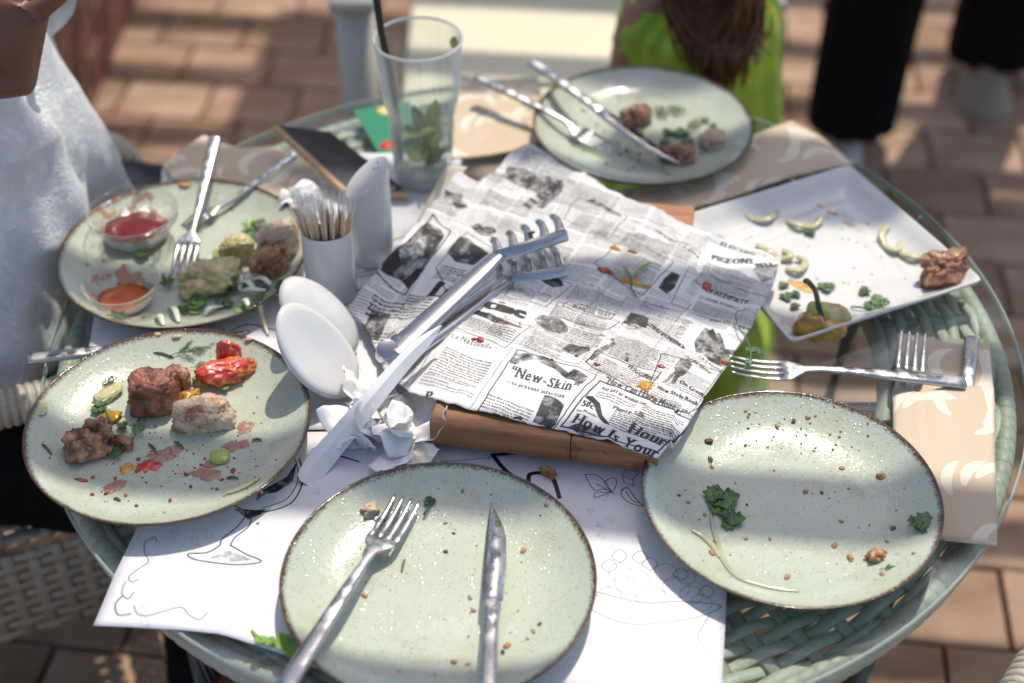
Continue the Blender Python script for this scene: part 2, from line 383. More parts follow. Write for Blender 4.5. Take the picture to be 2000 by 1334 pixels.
# lower right: "How Can I Earn Money?"
ptxt('“How Can I Earn Money?”', 1176, 748, 1340, 806, .0088, bold=2)
ptxt('Any girl or woman can', 1172, 762, 1262, 792, .0040, bold=2)
pbody([(1180, 768), (1245, 790), (1160, 778), (1235, 800)], .0030)
ptxt('50c', 1133, 796, 1160, 804, .0075, bold=3)
ptxt('Six Months', 1125, 806, 1166, 816, .0028, bold=1)
ppoly([(1145, 778), (1158, 777), (1172, 790), (1176, 812), (1190, 829), (1180, 828), (1168, 815), (1160, 795), (1143, 783)])
ptxt('How Is Your', 1112, 825, 1285, 895, .0125, bold=2)
ptxt('Hour', 1222, 838, 1300, 872, .0125, bold=2)
ptxt('Plenty Silk', 1195, 800, 1260, 815, .0050, bold=2)
pbody([(1200, 805), (1330, 835), (1190, 832), (1300, 860)], .0029, bold=1)
pbody([(1260, 790), (1340, 815), (1240, 820), (1320, 850)], .0031, bold=1)
pbox((1170, 748), (1355, 812), (1285, 880), (1095, 832), .0013)
ppoly([(1108, 835), (1130, 829), (1165, 842), (1175, 852), (1140, 850)], hatch=.35)
# centre
ptxt('WIGGINS', 1222, 712, 1270, 745, .0052, bold=2)
pbody([(1165, 700), (1290, 735), (1210, 745), (1260, 760)], .0026)
pbox((1165, 690), (1292, 728), (1255, 770), (1143, 712), .0010)
ppoly([(1150, 705), (1160, 692), (1200, 668), (1203, 674), (1175, 692), (1155, 708)], hatch=.4)
ppoly([(1222, 690), (1230, 692), (1227, 706), (1220, 704)], hatch=.3)
pbody([(1205, 655), (1320, 700), (1180, 690), (1300, 730)], .0024)
ptxt('CORRESPONDENCE', 1262, 632, 1335, 680, .0048, bold=4)
ppoly([(1214, 632), (1232, 609), (1268, 622), (1262, 640), (1240, 636)], hatch=.1)
nc.poly(nc.blob(*NP(1232, 634), .010, .005), ink=0); nc.line(nc.blob(*NP(1232, 636), .010, .0055, amp=.05), .0006)
ptxt('DELPHIN', 1222, 636, 1246, 644, .003)
nc.poly(nc.blob(*NP(1077, 640), .016, .0105, amp=.06), hatch=.35, period=.0005)
nc.line(nc.blob(*NP(1077, 640), .017, .0115, amp=.02, n=30), .0005)
pbody([(1100, 635), (1180, 660), (1060, 660), (1165, 690)], .0027)
pbody([(1060, 660), (1110, 680), (1020, 690), (1080, 710)], .0027)
ppoly([(1096, 690), (1112, 674), (1150, 680), (1152, 690), (1125, 702)], hatch=.4)
pbox((1072, 625), (1185, 640), (1130, 720), (1015, 685), .0004, .5)
ptxt('WANTED TEAS', 1115, 606, 1190, 622, .0052, bold=3, ink=.8)
pbox((1108, 596), (1200, 615), (1190, 628), (1098, 606), .0008)
pbox((1090, 598), (1210, 630), (1185, 648), (1072, 622), .0006)
pbody([(1080, 612), (1190, 632), (1075, 622), (1180, 645)], .0024)
pbody([(1125, 560), (1220, 590), (1110, 595), (1200, 615)], .0026)
pbody([(1225, 575), (1300, 600), (1200, 610), (1285, 640)], .0024)
pbody([(1270, 600), (1345, 635), (1240, 640), (1320, 670)], .0024)
ppoly([(1357, 660), (1380, 633), (1398, 645), (1406, 642), (1418, 668), (1448, 672), (1450, 680), (1412, 702), (1385, 694), (1372, 682), (1360, 680)], hatch=.22, period=.0007)
ppoly([(1382, 640), (1394, 633), (1402, 660), (1386, 652)], hatch=.0)
ptxt('CATALOG', 1362, 690, 1410, 712, .0028)
# left-centre of the sheet
ptxt('Li', 829, 572, 872, 590, .0240, bold=5, serif=False)
ptxt('co', 880, 590, 925, 606, .0200, bold=5, serif=False)
ptxt('cine', 940, 611, 1026, 634, .0170, bold=5, serif=False)
ppoly([(925, 614), (960, 626), (1020, 648), (1012, 650), (960, 640), (920, 622)], hatch=.02)
pbody([(905, 625), (990, 650), (890, 645), (960, 668)], .0027)
pbody([(965, 640), (1010, 655), (950, 665), (990, 675)], .0035, bold=1)
pbox((895, 612), (1035, 645), (985, 690), (875, 650), .0006)
pbox((1030, 520), (1118, 560), (1065, 608), (985, 590), .0007)
ppoly([(1035, 545), (1060, 535), (1098, 552), (1100, 562), (1080, 568)], hatch=.03)
ptxt('CORSETS', 1062, 551, 1090, 559, .0038, ink=.0)
pbody([(1000, 560), (1080, 585), (985, 575), (1060, 600)], .0032, bold=1)
ppoly([(742, 527), (780, 485), (832, 432), (858, 445), (868, 460), (830, 520), (795, 550), (783, 535)], hatch=.30, period=.0009)
ppoly([(742, 527), (762, 500), (775, 490), (785, 510), (760, 532)], ink=.95)
ppoly([(836, 452), (868, 462), (835, 505), (826, 498)], hatch=.1, blot=.3)
ppoly([(785, 535), (812, 518), (828, 520), (795, 552)], ink=.95)
pbox((845, 422), (880, 455), (790, 562), (735, 530), .0013, .85)
pbox((1022 - 110, 455), (968, 490), (880, 600), (852, 520), .0009)
ppoly([(885, 478), (898, 464), (915, 468), (955, 498), (925, 522), (890, 515), (872, 492)], hatch=.08, ink=.85)
pbody([(865, 515), (900, 535), (860, 530), (890, 555)], .0036, bold=2)
ptxt('EASE', 890, 540, 925, 545, .004)
nc.poly(nc.blob(*NP(953, 451), .009, .006, amp=.08), hatch=.25)
ppoly([(918, 445), (935, 438), (965, 465), (940, 460)], hatch=.3)
pbody([(955, 425), (1035, 455), (940, 440), (1010, 470)], .0026, ink=.6)
pbody([(850, 350), (905, 378), (830, 400), (890, 430)], .0036, ink=.7)
ppoly([(868, 375), (905, 385), (900, 400), (870, 392)], hatch=.3)
nc.poly(nc.blob(*NP(898, 404), .009, .006, amp=.1), hatch=.3)
pbody([(960, 380), (1040, 410), (940, 400), (1020, 430)], .0026, ink=.6)
ppoly([(990, 335), (1045, 345), (1100, 360), (1078, 392), (1035, 380), (985, 362)], hatch=.35)
ptxt('FLUX', 1030, 412, 1098, 372, .010, bold=3, ink=.85)
ppoly([(1035, 410), (1050, 380), (1105, 358), (1095, 385), (1060, 412)], hatch=.5)
pbox((1000, 330), (1125, 360), (1080, 425), (950, 390), .0005, .55)
pbody([(1110, 355), (1200, 400), (1090, 390), (1180, 430)], .0026, ink=.7)
ppoly([(1140, 395), (1160, 390), (1215, 420), (1210, 424)], hatch=.3)
pbox((1130, 390), (1225, 420), (1190, 470), (1100, 430), .0007)
pbody([(1130, 420), (1200, 445), (1115, 440), (1180, 470)], .0026)
pbody([(1060, 470), (1110, 490), (1040, 500), (1100, 520)], .0024)
# right-hand column: pigeons, hair, New York
ptxt('PIGEONS', 1388, 498, 1474, 508, .0100, bold=3)
ptxt('ELECTRIC', 1405, 468, 1478, 492, .0052, bold=2)
ptxt('BELL', 1478, 518, 1520, 512, .0095, bold=4)
ppoly([(1470, 520), (1500, 510), (1522, 505), (1516, 535), (1490, 540)], hatch=.55)
pbody([(1380, 505), (1480, 535), (1360, 540), (1460, 580)], .0026)
ptxt('WALDPATE', 1374, 558, 1464, 584, .0062, bold=2)
ptxt('HAIR TONIC', 1380, 576, 1438, 590, .0042, bold=1, ink=.7)
pbody([(1370, 585), (1480, 610), (1350, 600), (1460, 625)], .0025, ink=.75)
ptxt('32 EAST 27TH ST., NEW YORK', 1385, 618, 1478, 634, .0034, bold=3)
pbox((1345, 520), (1505, 575), (1480, 645), (1310, 590), .0006)
ppoly([(1285, 560), (1300, 540), (1312, 528), (1328, 535), (1318, 560), (1302, 572)], hatch=.2)
pbox((1225, 465), (1315, 510), (1255, 575), (1160, 520), .0008)
pbody([(1225, 475), (1300, 510), (1190, 530), (1265, 565)], .0023)
ptxt('40 Cents a Day', 1275, 452, 1368, 500, .0046, bold=1)
pbody([(1240, 455), (1350, 500), (1215, 470), (1330, 515)], .0026)
pbody([(1180, 440), (1260, 470), (1160, 465), (1240, 495)], .0024, ink=.7)
nc.curve([NP(1215, 405), NP(1250, 420), NP(1345, 465)], .0006); nc.curve([NP(1235, 428), NP(1300, 460), NP(1370, 490)], .0010)
ptxt('New Style Book', 1282, 760, 1365, 780, .0050, bold=3)
ptxt('On Credit', 1325, 744, 1380, 768, .0048, bold=3)
ptxt('Credit Offer', 1335, 690, 1390, 722, .0040, bold=2)
pbody([(1330, 715), (1390, 735), (1300, 750), (1375, 765)], .0025)
pbody([(1270, 770), (1350, 790), (1280, 780), (1345, 800)], .0024)
ppoly([(1315, 712), (1330, 697), (1345, 695), (1352, 708), (1340, 725), (1325, 735), (1318, 748), (1310, 748), (1318, 728), (1300, 748), (1292, 746), (1318, 722)], hatch=.25)
pbox((1290, 690), (1450, 720), (1345, 800), (1262, 775), .0008)
nc.line([NP(1525 - 10, 560), NP(1345, 805)], .0005)
nc.wob([NP(1200, 545), NP(1120, 640)], .0005, .6); nc.wob([NP(1350, 590), NP(1240, 720)], .0006, .6)
# far-left flap
pbody([(690, 600), (740, 625), (700, 640), (745, 660)], .0036, bold=2)
ppoly([(700, 610), (725, 575), (762, 590), (745, 618), (735, 630)], hatch=.35)
pbody([(745, 560), (780, 590), (720, 570), (760, 600)], .005, bold=2)
nc.line(nc.blob(*NP(772, 640), .012, .015, amp=.05), .0007)
pbody([(800, 560), (830, 580), (790, 600), (820, 620)], .0040, bold=2)
pbody([(905, 330), (990, 350), (900, 345), (980, 365)], .003, bold=1)
pbody([(1035, 300), (1120, 340), (1010, 325), (1100, 360)], .003, ink=.7)
IMG_NEWS = nc.image('newsprint', (.87, .865, .86), (.05, .05, .055))

# ---------------------------------------------------------------- the printed placemats
MA = R(-6.0); ME1 = Vector((math.cos(MA), math.sin(MA), 0)); ME2 = Vector((-math.sin(MA), math.cos(MA), 0)); MO = P(190, 1212)
def muv(v): d = Vector(v) - MO; return (d.dot(ME1), d.dot(ME2))
mc = Canvas(-.02, -.08, .60, .46, .00025)
def MP(px, py): return muv(P(px, py))
def mcurve(pts, wd=.0005, ink=.8, n=24): mc.curve([MP(*p) for p in pts], wd * 1.4, min(1, ink * 1.15), n * 2)
def mpoly(pts, **k): mc.poly([MP(*p) for p in pts], **k)
# goblet with a scribbled drink
mcurve([(585, 900), (592, 940), (570, 985), (520, 1003), (480, 1000)], .0010); mcurve([(577, 900), (582, 940), (560, 978), (512, 996)], .0006)
mcurve([(455, 990), (480, 1005), (465, 1030), (435, 1055), (430, 1068)], .0008); mcurve([(490, 1010), (487, 1030), (460, 1052), (450, 1068)], .0008)
mpoly([(455, 996), (500, 1000), (520, 998), (510, 1008), (485, 1018), (478, 1012)], hatch=.2, period=.0015)
mpoly([(505, 965), (560, 935), (580, 905), (572, 945), (540, 965), (520, 968), (500, 982)], hatch=.2, period=.0013)
mcurve([(430, 1068), (405, 1082), (368, 1085), (385, 1097), (460, 1106), (510, 1100), (480, 1085), (450, 1068)], .0009)
mpoly([(410, 1092), (450, 1078), (492, 1097), (455, 1100)], hatch=.55, ink=.6)
# the second goblet and straw behind the front plate
mcurve([(962, 893), (990, 925), (1030, 950)], .0030, .85); mcurve([(962, 893), (1005, 888)], .0022, .85)
mcurve([(1092, 975), (1080, 940), (1060, 928), (1035, 930), (1032, 944)], .0030, .85); mcurve([(860, 905), (940, 900), (1010, 890)], .0006, .5)
mcurve([(620, 690), (660, 720), (650, 760), (600, 770)], .0008); mcurve([(600, 905), (640, 890), (700, 905)], .0012)
# leaf sprig, sugar cube, lemon slice
mcurve([(1142, 930), (1160, 960), (1178, 958), (1195, 965)], .0005); mcurve([(1142, 930), (1165, 932), (1182, 945), (1195, 965)], .0005)
mcurve([(1195, 965), (1180, 945), (1200, 936), (1203, 950), (1195, 965)], .0005); mcurve([(1165, 948), (1195, 965), (1200, 968)], .0006); mcurve([(1195, 965), (1165, 965), (1162, 975), (1190, 965)], .0005)
mc.line([MP(*p) for p in [(1215, 932), (1220, 920), (1248, 925), (1235, 940), (1215, 932), (1218, 945), (1238, 952), (1235, 940)]], .0005)
mcurve([(1215, 960), (1225, 955), (1240, 975), (1255, 990), (1230, 985), (1213, 970), (1215, 958)], .0006); mcurve([(1222, 963), (1235, 980), (1250, 985)], .0005)
mcurve([(1225, 905), (1240, 915), (1258, 913)], .0006)
# fruit bowl
mcurve([(1130, 1150), (1250, 1180), (1330, 1178), (1405, 1185), (1385, 1200), (1330, 1215), (1220, 1222), (1130, 1180)], .0006, .55)
for (a, b, r) in [(1235, 1140, .016), (1190, 1170, .011), (1270, 1170, .013), (1320, 1150, .012), (1350, 1165, .010), (1300, 1120, .010), (1370, 1180, .009), (1210, 1120, .01), (1160, 1150, .01), (1340, 1130, .008)]:
    mc.line([(MP(a, b)[0] + r * math.cos(t / 3), MP(a, b)[1] + r * math.sin(t / 3)) for t in range(19)], .0005, .5)
for (a, b) in [(1190, 1110), (1210, 1090), (1250, 1092), (1270, 1105), (1330, 1125), (1380, 1160)]:
    mcurve([(a, b + 12), (a - 16, b), (a, b - 14), (a + 14, b), (a, b + 12)], .0005, .5, 12)
# corner scrolls
mcurve([(300, 1055), (285, 1060), (282, 1080), (290, 1100), (270, 1115), (252, 1130), (258, 1140), (270, 1135)], .0006, .6)
mcurve([(306, 1060), (303, 1052), (295, 1052)], .0006, .6); mcurve([(245, 1140), (238, 1160), (250, 1172), (262, 1160)], .0006, .6)
mcurve([(240, 1165), (225, 1180), (230, 1200), (255, 1200)], .0010, .5, 16); mcurve([(262, 1185), (268, 1200), (290, 1205), (330, 1195), (355, 1190), (370, 1205), (390, 1214), (405, 1200)], .0006, .6)
mcurve([(1385, 1205), (1370, 1230), (1362, 1250), (1375, 1270), (1380, 1300), (1360, 1320)], .0006, .5)
# faint shells, suns, leaves everywhere
for i in range(230):
    x, y = random.uniform(-.01, .55), random.uniform(-.06, .43); k = random.randint(0, 3); r = random.uniform(.005, .009); a0 = random.uniform(0, 6); ik = random.uniform(.16, .30)
    if k == 3 and i % 2: mc.line(mc.blob(x, y, .004, .003, 14, .1), .00035, .25)
    if k == 0:
        for j in range(12):
            a = a0 + j * PI / 6; mc.line([(x + r * .4 * math.cos(a), y + r * .4 * math.sin(a)), (x + r * math.cos(a) * random.uniform(.8, 1.2), y + r * math.sin(a))], .00035, ik)
    elif k == 1:
        for j in range(5):
            a = a0 + (j - 2) * .35; mc.line([(x, y), (x + r * math.cos(a), y + r * math.sin(a))], .00035, ik)
        mc.curve([(x + r * math.cos(a0 - .8), y + r * math.sin(a0 - .8)), (x + r * 1.2 * math.cos(a0), y + r * 1.2 * math.sin(a0)), (x + r * math.cos(a0 + .8), y + r * math.sin(a0 + .8)), (x, y)], .0004, ik, 12)
    elif k == 2:
        c, s_ = math.cos(a0), math.sin(a0); mc.curve([(x - r * c, y - r * s_), (x - r * .3 * s_, y + r * .4 * c), (x + r * c, y + r * s_), (x + r * .3 * s_, y - r * .4 * c), (x - r * c, y - r * s_)], .0004, ik, 14)
    else:
        mc.curve([(x + r * t / 7 * math.cos(a0 + t), y + r * t / 7 * math.sin(a0 + t)) for t in range(7)], .0004, ik, 16)
IMG_MAT = mc.image('placemat_print', (.86, .86, .87), (.08, .075, .09))

# ---------------------------------------------------------------- damask leaves of the beige napkins
dc = Canvas(0, 0, .34, .34, .0005)
def leafp(x, y, a, l, w_, bend, ink=1.0):
    A, B = [], []
    for i in range(13):
        t = i / 12; aa = a + bend * t; x += l / 12 * math.cos(aa); y += l / 12 * math.sin(aa); hw = w_ * math.sin(PI * min(t * .93 + .07, 1)) ** .7
        A.append((x - hw * math.sin(aa), y + hw * math.cos(aa))); B.append((x + hw * .6 * math.sin(aa), y - hw * .6 * math.cos(aa)))
    dc.poly(A + B[::-1], ink=ink)
for gx in range(4):
    for gy in range(4):
        cx, cy = gx * .095 + (gy % 2) * .045, gy * .09; s_ = 1 if (gx + gy) % 2 else -1
        for k in range(6): leafp(cx + .012 * k, cy + .010 * k, 1.2 + s_ * (.5 * k - 1.2), .050 - .004 * k, .0065, s_ * (1.6 - .3 * k))
        leafp(cx - .01, cy + .02, 2.4, .06, .008, -2.2 * s_)
IMG_DAM = dc.image('damask_print', (.78, .70, .59), (.88, .83, .75))
# ================================================================ MATERIALS
def img_mat(name, img, rough=.7, bump=.15, scale=300, tr=0.0):
    m = M(name, (.8, .8, .8), rough); t = m.node('ShaderNodeTexImage'); t.image = img; t.extension = 'REPEAT'; t.interpolation = 'Cubic'
    uv = m.node('ShaderNodeUVMap'); m.L.new(uv.outputs[0], t.inputs[0]); m.color(t.outputs[0]); m.bump(m.noise(scale, detail=3), bump, .0006); return m
m_news = img_mat('newsprint_paper', IMG_NEWS, .62, .55, 70)
m_mat = img_mat('placemat_paper', IMG_MAT, .42, .06, 120)
m_dam = M('damask_napkin', (.8, .7, .6), .55, sheen=.2)
_t = m_dam.node('ShaderNodeTexImage'); _t.image = IMG_DAM; _u = m_dam.node('ShaderNodeUVMap'); m_dam.L.new(_u.outputs[0], _t.inputs[0])
m_dam.color(m_dam.mix(.0, _t.outputs[0], (.6, .5, .4)))
_w = m_dam.noise(900, detail=2); _s = m_dam.math('ADD', m_dam.math('MULTIPLY', _w, .5), _t.outputs[0]); m_dam.bump(_s, .35, .0006)

# plate glaze
mp = M('sage_speckled_glaze', (.47, .52, .40), .2, coat=.5, coatr=.07)
co = mp.co(); sep = mp.node('ShaderNodeSeparateXYZ'); mp.L.new(co, sep.inputs[0])
rad = mp.math('SQRT', mp.math('ADD', mp.math('MULTIPLY', sep.outputs[0], sep.outputs[0]), mp.math('MULTIPLY', sep.outputs[1], sep.outputs[1])))
oi = mp.node('ShaderNodeObjectInfo'); off = mp.node('ShaderNodeVectorMath', operation='ADD'); mp.L.new(co, off.inputs[0]); mp.L.new(oi.outputs['Random'], off.inputs[1]); cr = off.outputs[0]
v = mp.voro(300, cr); sp1 = mp.ramp(v, [(.12, (1, 1, 1)), (.34, (0, 0, 0))]); den = mp.ramp(mp.noise(130, cr, 3), [(.42, (0, 0, 0)), (.6, (1, 1, 1))])
v2 = mp.ramp(mp.voro(170, cr), [(.07, (1, 1, 1)), (.14, (0, 0, 0))]); spk = mp.math('ADD', mp.math('MULTIPLY', sp1, mp.math('MULTIPLY', den, .60)), mp.math('MULTIPLY', v2, .45), True)
basec = mp.mix(mp.noise(9, cr, 2), (.44, .50, .40), (.53, .575, .455))
c1 = mp.mix(spk, basec, (.20, .14, .08))
edn = mp.math('ADD', rad, mp.math('ADD', mp.math('MULTIPLY', mp.math('SUBTRACT', mp.noise(420, cr, 2), .5), .0075), mp.math('MULTIPLY', mp.math('SUBTRACT', mp.noise(28, cr, 2), .5), .004)))
edge = mp.ramp(edn, [(.1292, (0, 0, 0)), (.1304, (1, 1, 1))])
brn = mp.mix(mp.noise(90, cr), (.12, .055, .03), (.035, .018, .014))
oil = mp.ramp(mp.noise(17, cr, 6, .8, ), [(.50, (0, 0, 0)), (.66, (1, 1, 1))]); c1 = mp.mix(mp.math('MULTIPLY', oil, .30), c1, (.36, .30, .13)); mp.color(mp.mix(edge, c1, brn))
gr = mp.ramp(mp.noise(30, cr, 6, .75), [(.34, (.07, .07, .07)), (.70, (.27, .27, .27))]); mp.rough(gr)
dr = mp.ramp(mp.voro(210, cr), [(.0, (1, 1, 1)), (.30, (.0, .0, .0))]); dm = mp.ramp(mp.noise(25, cr, 2), [(.46, (0, 0, 0)), (.56, (1, 1, 1))])
hh = mp.math('ADD', mp.math('MULTIPLY', dr, dm), mp.math('MULTIPLY', mp.noise(260, cr, 3), .6)); mp.bump(hh, .55, .0010)
mp.b.inputs['Coat Normal'].default_value = (0, 0, 0)
m_plate = mp.m

m_white = M('white_porcelain', (.67, .67, .65), .08, coat=.5, coatr=.04).m
m_white2 = M('white_satin_ceramic', (.68, .68, .67), .22, coat=.3, coatr=.15).m
ms = M('brushed_steel', (.50, .50, .51), .22, metal=1.0); ms.rough(ms.ramp(ms.noise(60, detail=6), [(.35, (.17, .17, .17)), (.7, (.26, .26, .26))])); m_steel = ms.m
ms = M('smeared_steel', (.50, .50, .50), .3, metal=1.0); ms.rough(ms.ramp(ms.noise(90, detail=6), [(.4, (.15, .15, .15)), (.6, (.5, .5, .5))])); ms.bump(ms.noise(900), .08, .0002); m_steel_g = ms.m
# beech board
mw = M('beech_wood', (.5, .25, .1), .45, coat=.12, coatr=.3); cw = mw.co(scale=(2, 18, 18)); g = mw.noise(6, cw, 5, .6, .3)
f2 = mw.ramp(mw.noise(1, mw.co(scale=(60, 900, 60)), 2), [(.60, (0, 0, 0)), (.66, (1, 1, 1))])
mw.color(mw.mix(mw.math('MULTIPLY', f2, .55), mw.ramp(g, [(.35, (.27, .105, .038)), (.65, (.43, .19, .075))]), (.12, .045, .02))); mw.bump(g, .15, .0006); m_wood = mw.m
mw = M('pale_wood', (.6, .38, .2), .5); cw = mw.co(scale=(4, 40, 40)); mw.color(mw.ramp(mw.noise(5, cw, 4), [(.3, (.42, .26, .15)), (.7, (.6, .42, .27))])); m_pale = mw.m
m_slate = noisy('black_chalkboard', (.015, .015, .015), (.035, .035, .035), 14, .5, .1).m
# wicker: strands painted sage / sand with streaks
def wick(name, a, b, sc=(6, 6, 160)):
    m = M(name, a, .5, coat=.05); n = m.noise(22, detail=6, rough=.7); f = m.noise(420, detail=4)
    m.color(m.mix(m.math('MULTIPLY', m.math('POWER', f, 2.2), .9), m.ramp(n, [(.3, a), (.7, b)]), (.05, .05, .03))); m.bump(f, .3, .0004); return m.m
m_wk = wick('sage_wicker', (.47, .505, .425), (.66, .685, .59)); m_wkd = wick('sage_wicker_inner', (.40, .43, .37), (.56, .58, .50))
m_sand = wick('sand_wicker', (.46, .44, .35), (.60, .57, .47)); m_taupe = wick('taupe_wicker', (.38, .32, .23), (.50, .43, .33))
m_tglass = glassy('table_glass', (.93, .965, .945), 1.5).m
m_tedge = M('glass_edge', (.40, .46, .42), .10, coat=.6, coatr=.05, alpha=.75).m
m_cup = glassy('clear_tumbler_glass', (.955, .968, .96), 1.62, .01, 1.2, (.88, .92, .90), 3.0).m
m_bowl = glassy('clear_bowl_glass', (.96, .965, .955), 1.55, .03, 1.2, (.75, .75, .72)).m
# paving
mt = M('terracotta_paver', (.4, .3, .23), .9, spec=.08); oi = mt.node('ShaderNodeObjectInfo'); cc = mt.noise(9, mt.co(), 6, .65)
mt.color(mt.mix(mt.ramp(cc, [(.3, (0, 0, 0)), (.75, (1, 1, 1))]), mt.mix(oi.outputs['Random'], (.20, .12, .075), (.32, .20, .13)), mt.mix(oi.outputs['Random'], (.39, .265, .18), (.52, .37, .265)))); mt.bump(mt.noise(60, detail=6), .5, .002); m_tile = mt.m
m_grout = noisy('dark_joint_sand', (.045, .035, .03), (.09, .07, .055), 60, .9, .6, .003).m
m_brick = noisy('red_brown_brick', (.15, .06, .04), (.26, .12, .08), 25, .85, .6, .003).m
m_mortar = noisy('brick_mortar', (.16, .12, .10), (.24, .19, .16), 40, .9, .5, .002).m
m_cream = noisy('cream_plastic', (.70, .66, .50), (.76, .72, .56), 6, .4, .05).m
m_postw = noisy('off_white_plastic', (.55, .53, .47), (.62, .60, .54), 8, .5, .05).m
m_beam = noisy('pergola_timber', (.30, .20, .13), (.42, .30, .2), 12, .6, .3, .002).m
m_paper = M('white_tissue', (.84, .83, .81), .85, sss=.35); m_paper.set('Subsurface Radius', (.0025, .0024, .0022)); m_paper.bump(m_paper.noise(420, detail=3), .25, .0005)
_a = m_paper.ramp(m_paper.noise(22, detail=2), [(.58, (.88, .87, .85)), (.75, (.86, .74, .58))]); m_paper.color(_a); m_paper = m_paper.m
m_slip = M('white_waxed_paper', (.82, .82, .81), .5).m
m_leather = noisy('red_brown_leather', (.14, .045, .025), (.19, .065, .04), 60, .4, .2).m

# ================================================================ THE SETTING
# ground sheet of joint sand, then pavers laid on it in running bond
g = G(); g.add([(-40, -30, 0), (40, -30, 0), (40, 60, 0), (-40, 60, 0)], [(0, 1, 2, 3)])
ground = tag(g.obj('ground', m_grout, smooth=False), kind='structure')
pav = thing('pavement', None, None, (0, 0, 0)); pav['kind'] = 'structure'
RT = R(-7.0); TW, TH, GAP = .195, .155, .007
def tile_mesh(name):
    bm = bmesh.new(); bmesh.ops.create_cube(bm, size=1.0)
    for v in bm.verts: v.co.x *= TW - GAP; v.co.y *= TH - GAP; v.co.z *= .03
    bmesh.ops.bevel(bm, geom=[e for e in bm.edges if e.verts[0].co.z > 0 and e.verts[1].co.z > 0], offset=.004, segments=1, affect='EDGES')
    me = bpy.data.meshes.new(name); bm.to_mesh(me); bm.free(); me.materials.append(m_tile); return me
tme = tile_mesh('paver'); far = G(); nt_ = 0
X0 = Vector((.62, 1.33))
for r_ in range(-60, 120):
    for c_ in range(-70, 70):
        lx = (c_ + .5 * (r_ % 2)) * TW + (.0 if r_ % 2 else .0); ly = (r_ + .5) * TH
        x = X0.x + lx * math.cos(RT) - ly * math.sin(RT); y = X0.y + lx * math.sin(RT) + ly * math.cos(RT)
        if not (-6 < x < 6 and -3 < y < 11): continue
        z = random.uniform(-.0012, .0012); seen = abs(x) < .42 * y + .12 and 1.12 < y < 3.6 and not (y < 1.9 and abs(x - .02) < .25 + .1 * y)
        if seen and nt_ < 300:
            o = bpy.data.objects.new('paver', tme); o.location = (x, y, .015 + z); o.rotation_euler = (random.uniform(-.004, .004), random.uniform(-.004, .004), RT); link(o, pav); nt_ += 1
        else:
            rm = Matrix.Rotation(RT, 3, 'Z'); far.box((x, y, .015 + z), (TW - GAP, TH - GAP, .03), rm)
tag(far.obj('paver_field', m_tile, pav, smooth=False), kind='stuff')

# brick planter wall on the left
bw = thing('brick_wall', 'low red-brown brick wall behind the woman in white', 'wall', (-1.045, 3.2, 0))
g = G(); g.box((0, 0, .27), (.22, 2.6, .54)); g.obj('mortar_core', m_mortar, bw, smooth=False)
bme = None
for k in range(8):
    for j in range(13):
        y = -1.3 + .1 + j * .205 + (.1 if k % 2 else 0)
        if y > 1.25: continue
        if bme is None:
            g = G(); g.box((0, 0, 0), (.06, .192, .056)); b_ = g.obj('brick', m_brick, bw, smooth=False); bme = b_.data; b_.location = (.098, y, .035 + k * .067)
        else:
            b_ = bpy.data.objects.new('brick', bme); b_.location = (.098 + random.uniform(-.003, .003), y, .035 + k * .067); link(b_, bw)
g = G(); g.box((0, 0, .565), (.30, 2.66, .045)); bevel(g.obj('coping', m_brick, bw, smooth=False), .006)

# pergola overhead: its slats cast the bands of shade
SL = R(-5.7); HP = TZ + 2.30
pg = thing('pergola', 'timber pergola whose slats shade the terrace in bands', 'pergola', (0, 2.5, 0))
g = G(); g.box((0, 0, 0), (7.4, .070, .045)); b0 = None
def slat_at(ys, x_c=0.414, cen=None):
    return (0.414, ys + .46 * 2.30 - 2.5, HP)
for k in range(-8, 22):
    ys = .945 + .25 * k
    if b0 is None: b0 = bevel(g.obj('slat', m_beam, pg, smooth=False), .004); o = b0
    else: o = b0.copy(); link(o, pg)
    o.location = slat_at(ys); o.rotation_euler = (random.uniform(-.03, .03), 0, SL + random.uniform(-.003, .003))
for sx in (-3.1, 3.5):
    g = G(); g.box((sx, 1.8, HP - .10), (.10, 9.2, .15)); bevel(g.obj('rafter', m_beam, pg, smooth=False), .005)
    for yy in (-2.6, 6.2):
        g = G(); g.box((sx, yy, (HP - .175) / 2), (.12, .12, HP - .175)); bevel(g.obj('post', m_beam, pg, smooth=False), .005)
# unseen boards added above the slats to hold patches below in shade
def added_shade_board(fx, fy, wx, wy, z0=0.0, dz=.06):
    """added board that shades the floor patch centred (fx, fy)"""
    h = HP + dz - z0; g = G(); g.box((fx + .18 * h, fy + .46 * h - 2.5, HP + dz), (wx, wy, .02), Matrix.Rotation(SL, 3, 'Z')); return bevel(g.obj('added_shade_board', m_beam, pg, smooth=False), .003)
added_shade_board(1.25, 2.02, .90, .76)
added_shade_board(-.33, 2.80, .56, .80)
added_shade_board(.36, 1.48, .50, .10, TZ)

